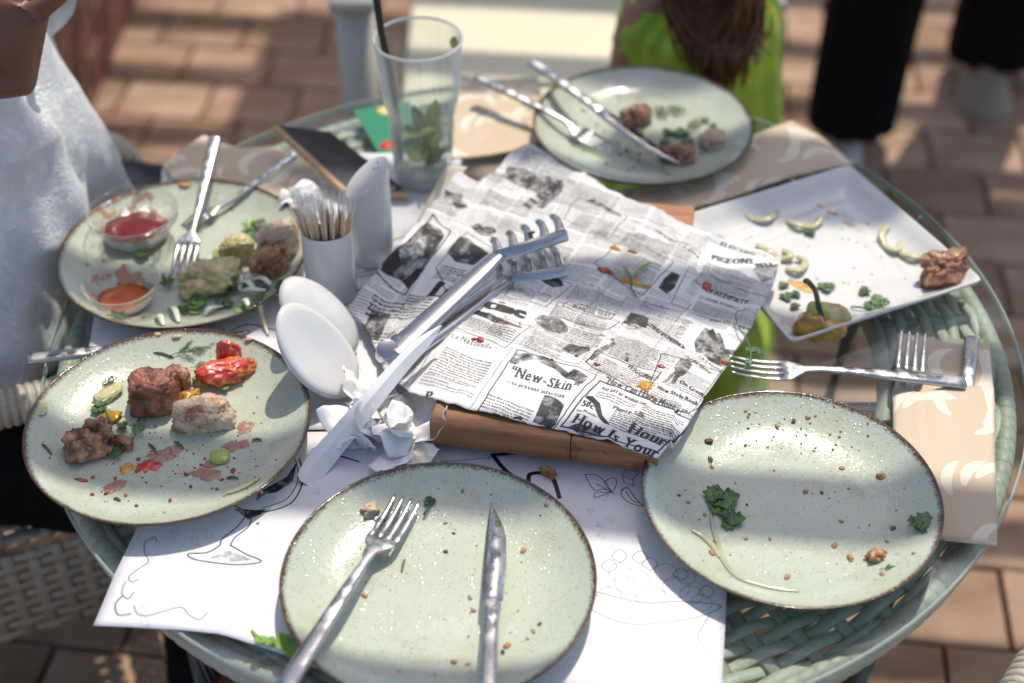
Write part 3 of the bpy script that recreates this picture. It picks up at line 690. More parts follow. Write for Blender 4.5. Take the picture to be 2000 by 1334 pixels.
# ================================================================ THE TABLE
TC = Vector((.0224, 1.1898, 0)); TR = .503
tb = thing('round_table', 'round glass-topped table on a woven sage wicker ring, covered in used dishes', 'table', (TC.x, TC.y, 0))
g = G(); g.lathe([(TR, TZ - .008), (TR, TZ)], 128); top = g.obj('glass_top', m_tglass, tb, smooth=False)
g = G(); g.lathe([(TR - .0005, TZ - .0083), (TR + .0012, TZ - .0065), (TR + .0014, TZ - .0015), (TR - .0002, TZ + .0004), (TR - .0012, TZ + .0002)], 128)
V = g.V; F = [f for f in g.F if len(f) == 4]; mesh('glass_rim', V, F, m_tedge, tb)
ZW = TZ - .021
NST = 72; RI, RO = .372, .480
stm = None
for i in range(NST):
    a = 2 * PI * i / NST
    if stm is None:
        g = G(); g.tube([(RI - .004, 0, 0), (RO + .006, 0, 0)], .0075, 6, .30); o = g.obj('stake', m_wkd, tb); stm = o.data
    else: o = bpy.data.objects.new('stake', stm); link(o, tb)
    o.location = (0, 0, ZW); o.rotation_euler = (0, 0, a)
NR = 8
for k in range(NR):
    r = RI + .010 + k * (RO - RI - .012) / (NR - 1); hw = .0064; V = []; F = []; n = NST * 6
    for i in range(n):
        a = 2 * PI * i / n; ph_ = i / 6 * PI + (PI if k % 2 else 0); z = ZW + .0033 * math.cos(ph_); rr = r + .0016 * nz((math.cos(a) * 3, math.sin(a) * 3, k), 2)
        tw = .0008 * math.sin(ph_)
        for (dr_, dz_) in ((-hw, -.0010), (-hw * .8, .0012), (0, .0022), (hw * .8, .0012), (hw, -.0010), (0, -.002)):
            V.append(((rr + dr_) * math.cos(a), (rr + dr_) * math.sin(a), z + dz_ + tw))
    for i in range(n):
        for j in range(6): F.append((i * 6 + j, i * 6 + (j + 1) % 6, ((i + 1) % n) * 6 + (j + 1) % 6, ((i + 1) % n) * 6 + j))
    mesh('weft_strand', V, F, m_wk, tb)
# wrapped outer rim and inner rim
NWR = 190; wr = None
for i in range(NWR):
    a = 2 * PI * i / NWR
    if wr is None:
        g = G(); rings = []
        for s_ in (-1, -.75, 0, .75, 1):
            th = s_ * PI / NWR * 1.02; rr = .0112 * (1.0 if abs(s_) < .9 else .93) + (.0003 if s_ == 0 else 0)
            rings.append([Vector(((.4865 + rr * math.cos(q)) * math.cos(th), (.4865 + rr * math.cos(q)) * math.sin(th), rr * 1.3 * math.sin(q))) for q in [2 * PI * j / 12 for j in range(12)]])
        g.loft(rings, caps=False); o = g.obj('rim_wrap', m_wk, tb); wr = o.data
    else: o = bpy.data.objects.new('rim_wrap', wr); link(o, tb)
    o.location = (0, 0, TZ - .0285); o.rotation_euler = (0, 0, a + random.uniform(-.001, .001))
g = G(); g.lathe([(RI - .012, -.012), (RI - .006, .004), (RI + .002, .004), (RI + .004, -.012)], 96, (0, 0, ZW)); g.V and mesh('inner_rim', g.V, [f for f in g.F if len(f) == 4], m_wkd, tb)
for a in (R(25), R(155), R(205), R(335)):
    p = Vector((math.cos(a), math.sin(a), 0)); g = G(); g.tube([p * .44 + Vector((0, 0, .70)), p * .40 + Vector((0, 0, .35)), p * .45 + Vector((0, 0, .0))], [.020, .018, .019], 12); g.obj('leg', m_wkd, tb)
g = G(); g.tube([(-.36, -.105, TZ - .040), (.355, -.085, TZ - .040)], .010, 10, 1.0); g.obj('cross_bar', m_steel, tb)

# ================================================================ PAPER ON THE TABLE
def sheet(name, corners, z, nu, nv, mat, label, cat, uvf, wav=.0015, group=None, edge_drop=None, fold=None):
    b = [P(*corners[0], z), P(*corners[1], z)]; r_ = [P(*corners[1], z), P(*corners[2], z)]; t_ = [P(*corners[3], z), P(*corners[2], z)]; l_ = [P(*corners[0], z), P(*corners[3], z)]
    V, UV = coons(b, r_, t_, l_, nu, nv); uv = []
    for v in V:
        uv.append(uvf(v)); v.z = TZ + z + wav * (1 + fbm((v.x, v.y, z), 14, 3.1)) * .5
        d = (Vector((v.x, v.y, 0)) - TC).length - TR
        if edge_drop: v.z = max(v.z, TZ + z); v.z += edge_drop(v)
    o = anchored(name, V, grid_faces(nu, nv), mat, uv=uv); tag(o, label, cat, group); solid(o, .00025); return o
def uv_mat(v):
    a = muv(v); return ((a[0] - mc.x0) / (mc.x1 - mc.x0), (a[1] - mc.y0) / (mc.y1 - mc.y0))
# front sheet is curved along its near edge: build from curves
bot = [P(180, 1215, .001), P(300, 1228, .0005), P(430, 1240, .001), P(560, 1282, .0005), P(800, 1385, .0005), P(1405, 1430, .0005)]
V, UV = coons(bot, [P(1405, 1430), P(1422, 1100), P(1418, 845)], [P(362, 850), P(900, 842), P(1418, 845)], [bot[0], P(275, 1020), P(362, 850)], 60, 40)
uv = [uv_mat(v) for v in V]
for v in V:
    d = max((Vector((v.x, v.y, 0)) - TC).length - TR, 0)
    v.z = TZ + .0008 + .0012 * (1 + fbm((v.x, v.y, 0), 9, 5)) - .15 * d
o = anchored('paper_placemat', V, grid_faces(60, 40), m_mat, uv=uv); solid(o, .00025)
tag(o, 'white paper placemat printed with a goblet and scrolls under the near middle plate', 'placemat', 'paper placemats')
def uv_b(ox, oy, rot=0.0):
    def f(v):
        a = muv(v); c, s_ = math.cos(rot), math.sin(rot); x, y = a[0] * c - a[1] * s_ + ox, a[0] * s_ + a[1] * c + oy
        return ((x - mc.x0) / (mc.x1 - mc.x0), (y - mc.y0) / (mc.y1 - mc.y0))
    return f
sheet('paper_placemat', [(150, 842), (905, 838), (900, 560), (186, 600)], .0022, 40, 20, m_mat, 'white paper placemat under the two plates on the left', 'placemat', uv_b(.12, -.18), .0012, 'paper placemats')
sheet('paper_placemat', [(310, 500), (900, 600), (905, 372), (316, 330)], .0032, 30, 20, m_mat, 'white paper placemat beneath the toothpick holder and salt shaker', 'placemat', uv_b(-.02, -.35), .0012, 'paper placemats')
sheet('paper_placemat', [(690, 372), (905, 372), (900, 298), (700, 300)], .0012, 20, 16, m_mat, 'white paper placemat under the tall glass', 'placemat', uv_b(.3, -.5), .001, 'paper placemats')

# newspaper sheet over the board
def news_z(x, y):
    # board footprint in its own frame
    d = Vector((x, y, 0)) - BFL; u = d.dot(BX); v_ = d.dot(BY)
    du = max(-u, u - BW, 0); dv = max(-v_ - .012, v_ - BD, 0); return du, dv, u, v_
BFL = P(838, 825, .042); BFL.z = 0; _fr = P(1262, 878, .042); _fr.z = 0; BX = (_fr - BFL).normalized(); BW = (_fr - BFL).length; BY = Vector((-BX.y, BX.x, 0)); _br = P(1275, 395, .042); BD = (Vector((_br.x, _br.y, 0)) - BFL).dot(BY)
bl = [P(676, 603, .026), P(712, 640, .016), P(738, 692, .016), P(752, 728, .030), P(800, 762, .045), P(880, 790, .046), P(1000, 818, .046), P(1100, 838, .046), P(1200, 865, .044), P(1282, 908, .036)]
rt = [P(1282, 908, .036), P(1330, 855, .036), P(1385, 765, .036), P(1450, 668, .036), P(1510, 560, .038), P(1527, 500, .040)]
tp = [P(893, 338, .050), P(935, 352, .052), P(965, 330, .056), P(1000, 292, .058), P(1035, 284, .055), P(1120, 330, .048), P(1240, 390, .046), P(1340, 440, .042), P(1440, 470, .040), P(1527, 500, .040)]
lf = [P(676, 603, .026), P(700, 570, .036), P(742, 525, .045), P(800, 450, .046), P(860, 380, .047), P(893, 338, .050)]
NU, NV = 150, 120
V, UV = coons(bl, rt, tp, lf, NU, NV); uv = []
for i, v in enumerate(V):
    q = P(1000 + 0, 0, 0)  # (unused)
    a = nuv(v); uu, vv = UV[i]; cr = Vector((v.x, v.y, 0))
    wx, wy = nz((v.x, v.y, 1), 30) * .0009, nz((v.x, v.y, 5), 30) * .0009
    uv.append(((a[0] + wx - nc.x0) / (nc.x1 - nc.x0), (a[1] + wy - nc.y0) / (nc.y1 - nc.y0)))
    du, dv, u_, v_ = news_z(v.x, v.y)
    z = v.z - TZ
    inside = du <= .022 and dv <= .006
    # creases: ridged noise, stronger near the far edge and the left flap
    rd = (1 - abs(fbm((v.x, v.y, 0), 13, 2, 3))) ** 2; rd2 = (1 - abs(nz((v.x, v.y, 3), 33))) ** 3
    st = .0052 + .011 * max(0, vv - .70) + .010 * max(0, .16 - uu) + .012 * max(0, uu - .72) * max(0, .3 - vv) * 3
    z = z + st * (rd - .55) + .0012 * (rd2 - .4)
    if inside: z = max(z, .0432 + .0006 * rd2)
    else: z = max(z, .0085)
    v.z = TZ + z
    if min(uu, 1 - uu, vv, 1 - vv) < 1e-6: e_ = nz((v.x, v.y, 7), 90) * .0016 + nz((v.x, v.y, 7), 260) * .0008; v.x += e_; v.y += e_ * .7
news = anchored('newspaper_sheet', V, grid_faces(NU, NV), m_news, uv=uv); solid(news, .0002)
tag(news, 'crumpled greaseproof sheet printed as vintage newspaper adverts, laid over the wooden board', 'paper sheet')

# wooden board: main block and end block with a fine glue line
bd = thing('serving_board', 'thick beech serving board under the newspaper sheet', 'board', (BFL.x, BFL.y, TZ + .0025))
rz = math.atan2(BX.y, BX.x); bd.rotation_euler = (0, 0, rz); Z0 = .0
def board_block(x0, x1, name):
    H = .0395; pr = [(.012, Z0), (.0, .011), (-.001, H * .999), (.0, H)]
    g = G(); n = 10; xs = [x0, x1]
    prof = [(.016, .0), (.0, .0125), (-.0005, .0135), (-.0005, H - .002), (.0015, H), (BD - .0015, H), (BD, H - .002), (BD, .0125), (BD - .016, 0)]
    rings = [[Vector((x, p[0], p[1])) for p in prof] for x in (x0, x1)]
    g.loft(rings); o = g.obj(name, m_wood, bd, smooth=False); bevel(o, .0015); return o
xj = (P(1120, 850, .03) - Vector((BFL.x, BFL.y, 0))).dot(BX)
board_block(.0, xj - .0003, 'board_plank'); board_block(xj + .0003, BW + .012, 'board_plank')

# ================================================================ PLATES
def plate_prof():
    top_ = [(0, .0062), (.05, .0060), (.080, .0064), (.095, .0085), (.108, .0125), (.120, .0180), (.129, .0232), (.1335, .0262), (.1348, .0268), (.1352, .0258)]
    bot_ = [(.133, .0225), (.122, .0150), (.105, .0080), (.085, .0030), (.078, .0), (.074, .0), (.072, .0022), (0, .0022)]
    return top_ + bot_
def plate_z(r): pr = plate_prof()[:9]; return float(np.interp(r, [p[0] for p in pr], [p[1] for p in pr]))
g = G(); g.lathe([(max(r, 1e-4), z) for r, z in plate_prof()], 96)
PL = {}
def plate(key, cx, cy, label, dz=0.003, rx=0, ry=0):
    if not PL: o = g.obj('dinner_plate', m_plate)
    else: o = list(PL.values())[0].copy(); link(o)
    o.location = (cx, cy, TZ + dz); o.rotation_euler = (rx, ry, random.uniform(0, 6)); PL[key] = o; tag(o, label, 'plate', 'sage green dinner plates'); return o
plate('F', -.0627, .8279, 'speckled sage plate nearest the camera, with a fork and a knife across it')
plate('R', .2518, .9254, 'speckled sage plate on the near right with only crumbs and two herb leaves')
plate('L', -.3267, 1.0191, 'speckled sage plate on the left with tomato and chunks of grilled meat')
plate('B', .1603, 1.549, 'sage plate at the far side with knife and fork crossed over it')
plate('U', -.3583, 1.2893, 'sage plate at the upper left carrying two glass sauce bowls and potatoes')
DZ = .003
def on(key, px, py, extra=0.0):
    """point on the surface of a plate under pixel"""
    o = PL[key]; h = .010
    for _ in range(6):
        p = P(px, py, h); r = math.hypot(p.x - o.location.x, p.y - o.location.y); h = DZ + plate_z(min(r, .134))
    p = P(px, py, h); p.z += extra; return p

# square white platter
SQ = [P(1330, 422, .022), P(1545, 668, .022), P(1921, 547, .022), P(1659, 321, .022)]   # left, near, right, far
cen = sum(SQ, Vector()) / 4; V = []; Fq = []
levels = [(1.0, .0), (.985, .0015), (.90, -.010), (.80, -.0165), (.76, -.018)]
def sqring(s, dz, n=10, sharp=.9):
    out = []
    for i in range(4):
        a, b = SQ[i], SQ[(i + 1) % 4]; pv = SQ[i - 1]
        rad_ = .10 * (1 if s > .9 else 1.4)
        p1 = a.lerp(pv, rad_ * .35); p2 = a.lerp(b, rad_ * .35)
        for k in range(5):
            t = k / 4; q = (p1 * (1 - t) ** 2 + a * 2 * t * (1 - t) + p2 * t * t); out.append(cen + (q - cen) * s + Vector((0, 0, dz)))
        for k in range(1, n):
            t = k / n; q = p2.lerp(b.lerp(a, rad_ * .35), t); out.append(cen + (q - cen) * s + Vector((0, 0, dz)))
    return out
g = G(); rings = [sqring(.40, -.0185), sqring(.74, -.018), sqring(.80, -.0168), sqring(.90, -.009), sqring(.975, .0), sqring(.992, .0008), sqring(1.0, -.0008), sqring(.99, -.004), sqring(.88, -.014), sqring(.74, -.0215), sqring(.40, -.0215)]
g.loft(rings); sqp = g.top('square_platter', m_white, 'square white porcelain platter with onion rings, a yellow pepper stub and a scrap of meat', 'platter')
def onsq(px, py, e=0.0): return P(px, py, .0040 + e)

# ================================================================ CUTLERY
def fork_geo(L=.20):
    g = G()
    # handle + neck + shoulders as one loft
    ks = [(0, .0062, .0030, 0), (.01, .0074, .0034, .0005), (.25, .0064, .0032, .003), (.50, .0044, .0029, .0050), (.62, .0032, .0028, .0046), (.68, .0036, .0024, .0034), (.715, .0085, .0018, .0022), (.745, .0122, .0014, .0010), (.775, .0130, .0013, .0002)]
    path = [Vector((0, k[0] * L, k[3])) for k in ks]; g.tube(path, [k[1] for k in ks], 14, [k[2] / k[1] for k in ks], sq=2.6)
    for i in range(4):
        x = (i - 1.5) * .0069; pts = []; rr = []
        for t in (0, .15, .4, .7, .92, 1.0):
            pts.append(Vector((x * (1 - .02 * t), (.765 + .235 * t) * L, .0002 - .0030 * math.sin(PI * t * .62) + .0075 * t * t))); rr.append(.0027 * (1 - .55 * t ** 1.5) if t < 1 else .0007)
        g.tube(pts, rr, 8, .52)
    return g
def knife_geo(L=.225):
    g = G(); ks = [(0, .0062, .0030), (.01, .0078, .0036), (.30, .0068, .0036), (.46, .0062, .0032), (.49, .0066, .0026), (.50, .0088, .0014)]
    g.tube([Vector((0, k[0] * L, .003)) for k in ks], [k[1] for k in ks], 14, [k[2] / k[1] for k in ks], sq=2.8)
    rings = []
    for t in (0, .1, .35, .65, .82, .92, .975, 1.0):
        y = (.495 + .505 * t) * L; xl = -.0086 + .002 * t + .008 * max(0, t - .6) ** 2; xr = .0090 + .0022 * math.sin(PI * t) - .0145 * max(0, t - .55) ** 1.6 / .45 ** 1.6 * 1.0
        xr = max(xr, xl + .0008); rings.append([Vector((xl, y, .0036)), Vector((xr, y, .0031)), Vector((xr, y, .0029)), Vector((xl, y, .0020))])
    g.loft(rings); return g
fork_me = fork_geo().obj('table_fork', m_steel); knife_me = knife_geo().obj('table_knife', m_steel)
_used = {'f': False, 'k': False}
def lay(kind, a, b, label, flip=False, roll=0.0, mat=None, L0=None):
    """lay cutlery from handle end a towards tip b (points of the place)"""
    src = fork_me if kind == 'f' else knife_me; L = (.20 if kind == 'f' else .225)
    o = src
    if _used[kind]: o = src.copy(); link(o)
    _used[kind] = True
    if mat: o.data = o.data.copy(); o.data.materials[0] = mat
    d = (b - a); y = d.normalized(); x = y.cross(Vector((0, 0, 1))).normalized(); z = x.cross(y)
    if flip: x, z = -x, -z
    rm = Matrix((x, y, z)).transposed() @ Matrix.Rotation(roll, 3, 'Y'); s_ = d.length / L; s_ = min(max(s_, .80), 1.18) if L0 is None else L0
    o.matrix_world = Matrix.Translation(a) @ rm.to_4x4() @ Matrix.Diagonal((s_ if kind == 'f' else 1.0, s_, 1.0, 1))
    return tag(o, label, 'fork' if kind == 'f' else 'knife', 'dinner forks' if kind == 'f' else 'dinner knives')
lay('f', P(556, 1345, .036), on('F', 796, 985, .004), 'steel fork lying tines up on the nearest plate', mat=m_steel_g)
lay('k', P(950, 1400, .034), on('F', 970, 990, .003), 'steel knife lying on the nearest plate, blade smeared with grease', mat=m_steel_g)
lay('f', P(1884, 748, .020), P(1388, 714, .044), 'steel fork spanning from the right-hand napkin to the newspaper sheet')
_b = P(1783, 652, .021); _d = (P(1766, 900, .002) - _b).normalized()
lay('f', _b + _d * .232, _b, 'steel fork standing tines out of the folded napkin pocket on the right', L0=1.16)
lay('k', P(1897, 664, .0100), P(1880, 850, .0020), 'steel knife handle sticking out of the napkin pocket on the right', L0=1.0)
lay('k', P(53, 706, .012), P(330, 675, .006), 'steel knife handle poking out to the left from under the left plate', L0=1.0)
lay('f', P(420, 268, .060), on('U', 352, 545, .003), 'steel fork resting tines down between the glass sauce bowl and the potatoes', flip=True)
lay('f', P(574, 302, .050), on('U', 408, 428, .010), 'steel fork tines down on the far rim of the upper left plate', flip=True)
lay('f', P(930, 150, .040), on('B', 1200, 300, .004), 'steel fork on the far plate, partly under the knife')
lay('k', P(1038, 124, .050), on('B', 1322, 342, .010), 'steel knife lying across the far plate over the fork', mat=m_steel_g)

# tongs
tg = thing('serving_tongs', 'steel comb-headed serving tongs lying on the newspaper sheet', 'tongs', tuple(P(765, 690, .046)))
def ribbon(pts, wd, th, n=40, up=Vector((0, 0, 1)), sq=2.0):
    g = G(); path = spline(pts, n); g.tube(path, lerp_list(wd, n), 14, lerp_list(th, n), up=up, sq=sq); return g
UPV = Vector((-.35, -.45, .82))
g = ribbon([P(766, 692, .060), P(853, 612, .070), P(928, 543, .078), P(975, 498, .084)], [(0, .0120), (.12, .0132), (.75, .0105), (1, .0078)], [(0, .40), (1, .45)], up=UPV)
g.obj('upper_arm', m_steel, tg, world=True)
g = ribbon([P(775, 700, .054), P(870, 634, .055), P(940, 580, .054), P(985, 546, .052)], [(0, .0120), (.12, .0130), (.75, .0105), (1, .0080)], [(0, .40), (1, .4)], up=UPV)
g.obj('lower_arm', m_steel, tg, world=True)
g = G(); g.tube([P(752, 694, .048), P(758, 682, .066)], [.010, .0115], 16, .9); g.tube([P(748, 700, .052), P(790, 672, .060)], [.012, .015], 16, .55, up=UPV); bevel(g.obj('hinge', m_steel, tg, world=True), .001)
def comb(bar, zs, tips, name):
    g = G(); a, b = P(*bar[0], zs[0]), P(*bar[1], zs[1]); n = len(tips); ax = (b - a)
    g.tube([a, a.lerp(b, .5), b, b + ax * .01], [.0066, .0068, .0066, .0050], 12, .38, up=Vector((0, -.76, .65)), sq=3.2)
    for i, (tx, ty, tz) in enumerate(tips):
        q = a.lerp(b, (i + .12) / (n - .55)); q = q + Vector((0, .004, .001)); t = P(tx, ty, tz); md = q.lerp(t, .5) + Vector((0, .004, .004))
        g.tube(spline([q, q.lerp(md, .6) + Vector((0, .003, .001)), md, t], 8), [.0072, .0050, .0043, .0041, .0041, .0041, .0038, .0022], 10, .28, up=Vector((0, -.76, .65)), sq=2.6)
    return g.obj(name, m_steel, tg, world=True)
comb([(970, 502), (1106, 459)], (.084, .086), [(958, 468, .082), (989, 452, .082), (1018, 440, .082), (1047, 430, .082), (1075, 420, .082)], 'upper_comb')
comb([(978, 552), (1106, 530)], (.052, .052), [(962, 515, .060), (990, 505, .060), (1018, 497, .060), (1046, 488, .060), (1074, 480, .060)], 'lower_comb')

# ================================================================ NAPKIN HOLDER, SHAKER, PICKS
def petal(B, T, Wv, thick, bow):
    """an egg-shaped porcelain leaf standing from B to T"""
    ax = T - B; n_ = Wv.cross(ax).normalized(); g = G(); rings = []; N = 40; c = B.lerp(T, .5); prof = [(0.0, 1), (.55, .95), (.80, .80), (.93, .55), (1.0, .0), (.93, -.55), (.80, -.80), (.55, -.95), (0.0, -1)]
    for (rr, hh_) in prof:
        rr = max(rr, .001); rings.append([c + ax * (.5 * rr * math.cos(2 * PI * j / N)) + Wv * (rr * math.sin(2 * PI * j / N) * (1 - .10 * math.cos(2 * PI * j / N))) + n_ * (thick * hh_ * .5 + bow * (1 - (rr) ** 2)) for j in range(N)])
    g.loft(rings); return g
nh = thing('napkin_holder', 'glossy white porcelain napkin holder of two leaning oval leaves', 'napkin holder', tuple(P(655, 745, .004)))
petal(P(676, 776, .012), P(562, 592, .096), Vector((.0255, .030, -.012)), .016, -.008).obj('front_leaf', m_white, nh, world=True)
petal(P(676, 705, .012), P(566, 540, .092), Vector((.0245, .030, -.012)), .013, .008).obj('back_leaf', m_white, nh, world=True)
g = G(); g.tube([P(682, 768, .006), P(676, 730, .006), P(678, 700, .006)], [.012, .016, .012], 14, .5); g.obj('foot', m_white, nh, world=True)

def dprism(c, rx, ry, ang, z0, ztop, n=36, flat=.0, r0=1.0):
    """vertical vessel, lens-shaped plan; ztop(dx,dy) gives height of the rim"""
    rings = []
    for lev in (0, .02, .5, .97, 1.0):
        ring = []
        for j in range(n):
            q = 2 * PI * j / n; x, y = rx * math.cos(q), ry * math.sin(q)
            if flat and y > 0: y *= flat
            s_ = (.96 if lev == 0 else 1) if lev < .96 else (.985 if lev == 1 else 1); s_ *= r0 + (1 - r0) * lev
            x2, y2 = x * math.cos(ang) - y * math.sin(ang), x * math.sin(ang) + y * math.cos(ang)
            zt = ztop(x2, y2); ring.append(Vector((x2 * s_, y2 * s_, z0 + lev * zt)))
        rings.append(ring)
    return rings
tpk = thing('toothpick_holder', 'white ceramic toothpick holder packed with wrapped toothpicks', 'toothpick holder', tuple(P(650, 575, .004)))
g = G(); rings = dprism(None, .0270, .0235, R(12), 0, lambda x, y: .086 - .10 * x * 0, flat=.55)
inner = [[v * 1.0 for v in r] for r in rings[::-1]]; inn = []
for k, r in enumerate(inner[:3]):
    inn.append([Vector((v.x * .88, v.y * .86, v.z if k == 0 else v.z * .8)) for v in r])
g.loft(rings + inn); g.obj('cup', m_white2, tpk)
mpick = noisy('birch_pick', (.66, .45, .24), (.76, .57, .34), 200, .6, .1).m; mwrap = M('thin_pick_wrapper', (.86, .84, .80), .5, alpha=.22).m
picks = G(); wraps = []; pk = None
for i in range(72):
    a = random.uniform(0, 2 * PI); rr = math.sqrt(random.random()); x, y = .0215 * rr * math.cos(a), .016 * rr * math.sin(a) - .003; lean = Vector((x * .5 + random.uniform(-.004, .004), random.uniform(-.005, .006), 0))
    b = Vector((x * .8, y * .8, .045)); t = Vector((x, y, .112 + random.uniform(-.012, .008))) + lean
    if pk is None:
        q = G(); q.tube([(0, 0, 0), (0, 0, .056), (0, 0, .063)], [.0010, .0010, .0002], 6); pk = q.obj('toothpick', mpick, tpk); o = pk
        q = G(); q.box((0, 0, .056), (.0030, .0006, .052)); pw = q.obj('wrapper', mwrap, pk, smooth=False)
        d = (t - b).normalized(); o.matrix_basis = Matrix.Translation(b) @ d.to_track_quat('Z', 'Y').to_matrix().to_4x4()
    else:
        o = pk.copy(); link(o, tpk); d = (t - b).normalized(); o.matrix_basis = Matrix.Translation(b) @ (d.to_track_quat('Z', 'Y').to_matrix() @ Matrix.Rotation(random.uniform(0, 3), 3, 'Z')).to_4x4()
        q = pw.copy(); link(q, o)
g = G()
slt = thing('salt_shaker', 'white ceramic salt shaker with a slanted three-hole top', 'shaker', tuple(P(728, 505, .004)))
rg = dprism(None, .0245, .0200, R(-10), 0, lambda x, y: .108 + .85 * x * 1.0 + .35 * y, n=72)
g.loft(rg); bevel(g.obj('body', m_white2, slt, smooth=False), .0012, 3)
mh = M('hole_shade', (.02, .02, .02), .8).m  # flat black discs paint the shade inside the shaker's openings
for (dx, dy) in ((.008, .004), (.012, .0085), (.013, .001)):
    q = G(); q.lathe([(.0011, 0), (.0011, .0006)], 10); o = q.obj('hole', mh, slt); o.location = (dx, dy, .108 + .85 * dx + .35 * dy + .0002); o.rotation_euler = (R(-18), R(-38), 0)

# tall glass
tgb = P(829, 350, .0025); tg_ = thing('tall_glass', 'tall clear facetted glass holding a black straw, mint and lime', 'glass', tuple(tgb))
def fac(q, z): return 1 - (.07 if z < .108 else 0) * (abs(math.cos(4 * q)) ** .7) * min(1, max(0, (.112 - z) / .01))
g = G(); g.lathe([(.001, 0), (.030, 0), (.0345, .002), (.0350, .008), (.0375, .050), (.0405, .100), (.0430, .110), (.0455, .135), (.0490, .183), (.0502, .1865), (.0497, .1885), (.0482, .187), (.0470, .182), (.0436, .135), (.0400, .108), (.0365, .100), (.0335, .050), (.0305, .018), (.001, .016)], 64, mod=fac)
g.obj('tumbler', m_cup, tg_)
g = G(); n_ = 48; g.loft([[Vector(((.0490 + .0016 * math.cos(q)) * math.cos(2 * PI * j / n_), (.0490 + .0016 * math.cos(q)) * math.sin(2 * PI * j / n_), .1868 + .0018 * math.sin(q))) for j in range(n_)] for q in [2 * PI * k / 8 for k in range(9)]], caps=False); m_rimg = M('polished_glass_rim', (.72, .76, .74), .06, coat=1.0, alpha=.45).m; g.obj('rim', m_rimg, tg_)
g = G(); g.lathe([(.001, .003), (.029, .003), (.032, .008), (.0300, .0145), (.001, .0135)], 40); g.obj('thick_base', M('thick_glass_base', (.55, .62, .58), .08, coat=1.0, alpha=.5).m, tg_)
g = G(); g.tube([Vector((-.028, .004, .02)), Vector((-.030, .001, .12)), Vector((-.040, -.004, .20)), Vector((-.045, -.008, .28))], .0042, 10); g.obj('straw', M('black_plastic', (.012, .012, .013), .3).m, tg_)
m_mint = noisy('mint_leaf', (.12, .28, .03), (.34, .48, .09), 60, .45, .4, .001, sss=.1).m; m_mintd = noisy('wet_mint_leaf', (.05, .13, .015), (.14, .27, .04), 60, .3, .4).m
m_lime = noisy('lime_flesh', (.35, .42, .08), (.50, .52, .16), 80, .3, .3, sss=.2).m
def leaf_geo(L, Wd, curl=.3, lob=0, nU=7, nV=9):
    V = []; 
    for j in range(nV):
        t = j / (nV - 1); wv = Wd * math.sin(PI * min(max(t, .02), .98)) ** .75 * (1 + lob * math.sin(t * 19))
        for i in range(nU):
            u = i / (nU - 1) * 2 - 1; V.append(Vector((u * wv, t * L, curl * L * (t - .5) ** 2 * 2 + abs(u) * wv * .16 + .04 * L * nz((u * 2, t * 4, L * 99), 1.3))))
    return V, grid_faces(nU, nV)
for i in range(26):
    V, F = leaf_geo(random.uniform(.024, .038), random.uniform(.008, .013), random.uniform(-.5, .6), .05); a = random.uniform(0, 6); z = .016 + .050 * (i / 25); rr = random.uniform(0, .016)
    rm = Euler((random.uniform(.3, 1.4), random.uniform(-.6, .6), a)).to_matrix(); V = [rm @ v + Vector((rr * math.cos(a), rr * math.sin(a), z)) for v in V]
    solid(mesh('mint_leaf', V, F, m_mint if i % 3 == 2 else m_mintd, tg_), .0004)
g = G(); g.lathe([(.001, 0), (.013, 0), (.0135, .0015), (.013, .003), (.001, .003)], 24); o = g.obj('lime_slice', m_lime, tg_); o.location = (-.006, -.008, .045); o.rotation_euler = (R(60), R(20), 0)
o = o.copy(); link(o, tg_); o.location = (.008, -.004, .062); o.rotation_euler = (R(80), R(-30), .5)
V, F = leaf_geo(.014, .006, .2, 0); rm = Euler((1.2, 0, -.6)).to_matrix(); mesh('stuck_leaf', [rm @ v + Vector((.038, .020, .164)) for v in V], F, m_lime, tg_)

# sauce bowls
def bowl_prof(R0, H, th=.0028):
    out = [(.001, 0), (R0 * .42, 0), (R0 * .50, .001), (R0 * .72, H * .30), (R0 * .90, H * .65), (R0 * .97, H * .78), (R0 * .985, H * .80), (R0 * .985, H * .93), (R0 * 1.0, H * .985), (R0 * .985, H), (R0 * .95, H * .985)]
    inn = [(R0 * .90, H * .78), (R0 * .84, H * .66), (R0 * .66, H * .32), (R0 * .42, th), (.001, th)]
    return out + inn
m_ket = M('ketchup', (.15, .006, .004), .18, sss=.0, coat=.4).m; m_smr = M('orange_sauce_film', (.42, .12, .04), .35, alpha=.75); m_smr.L.new(m_smr.ramp(m_smr.noise(55, detail=4), [(.52, (0, 0, 0)), (.60, (.7, .7, .7))]), m_smr.b.inputs['Alpha']); m_smr = m_smr.m
m_smo = M('orange_sauce', (.55, .11, .03), .25, sss=.1).m
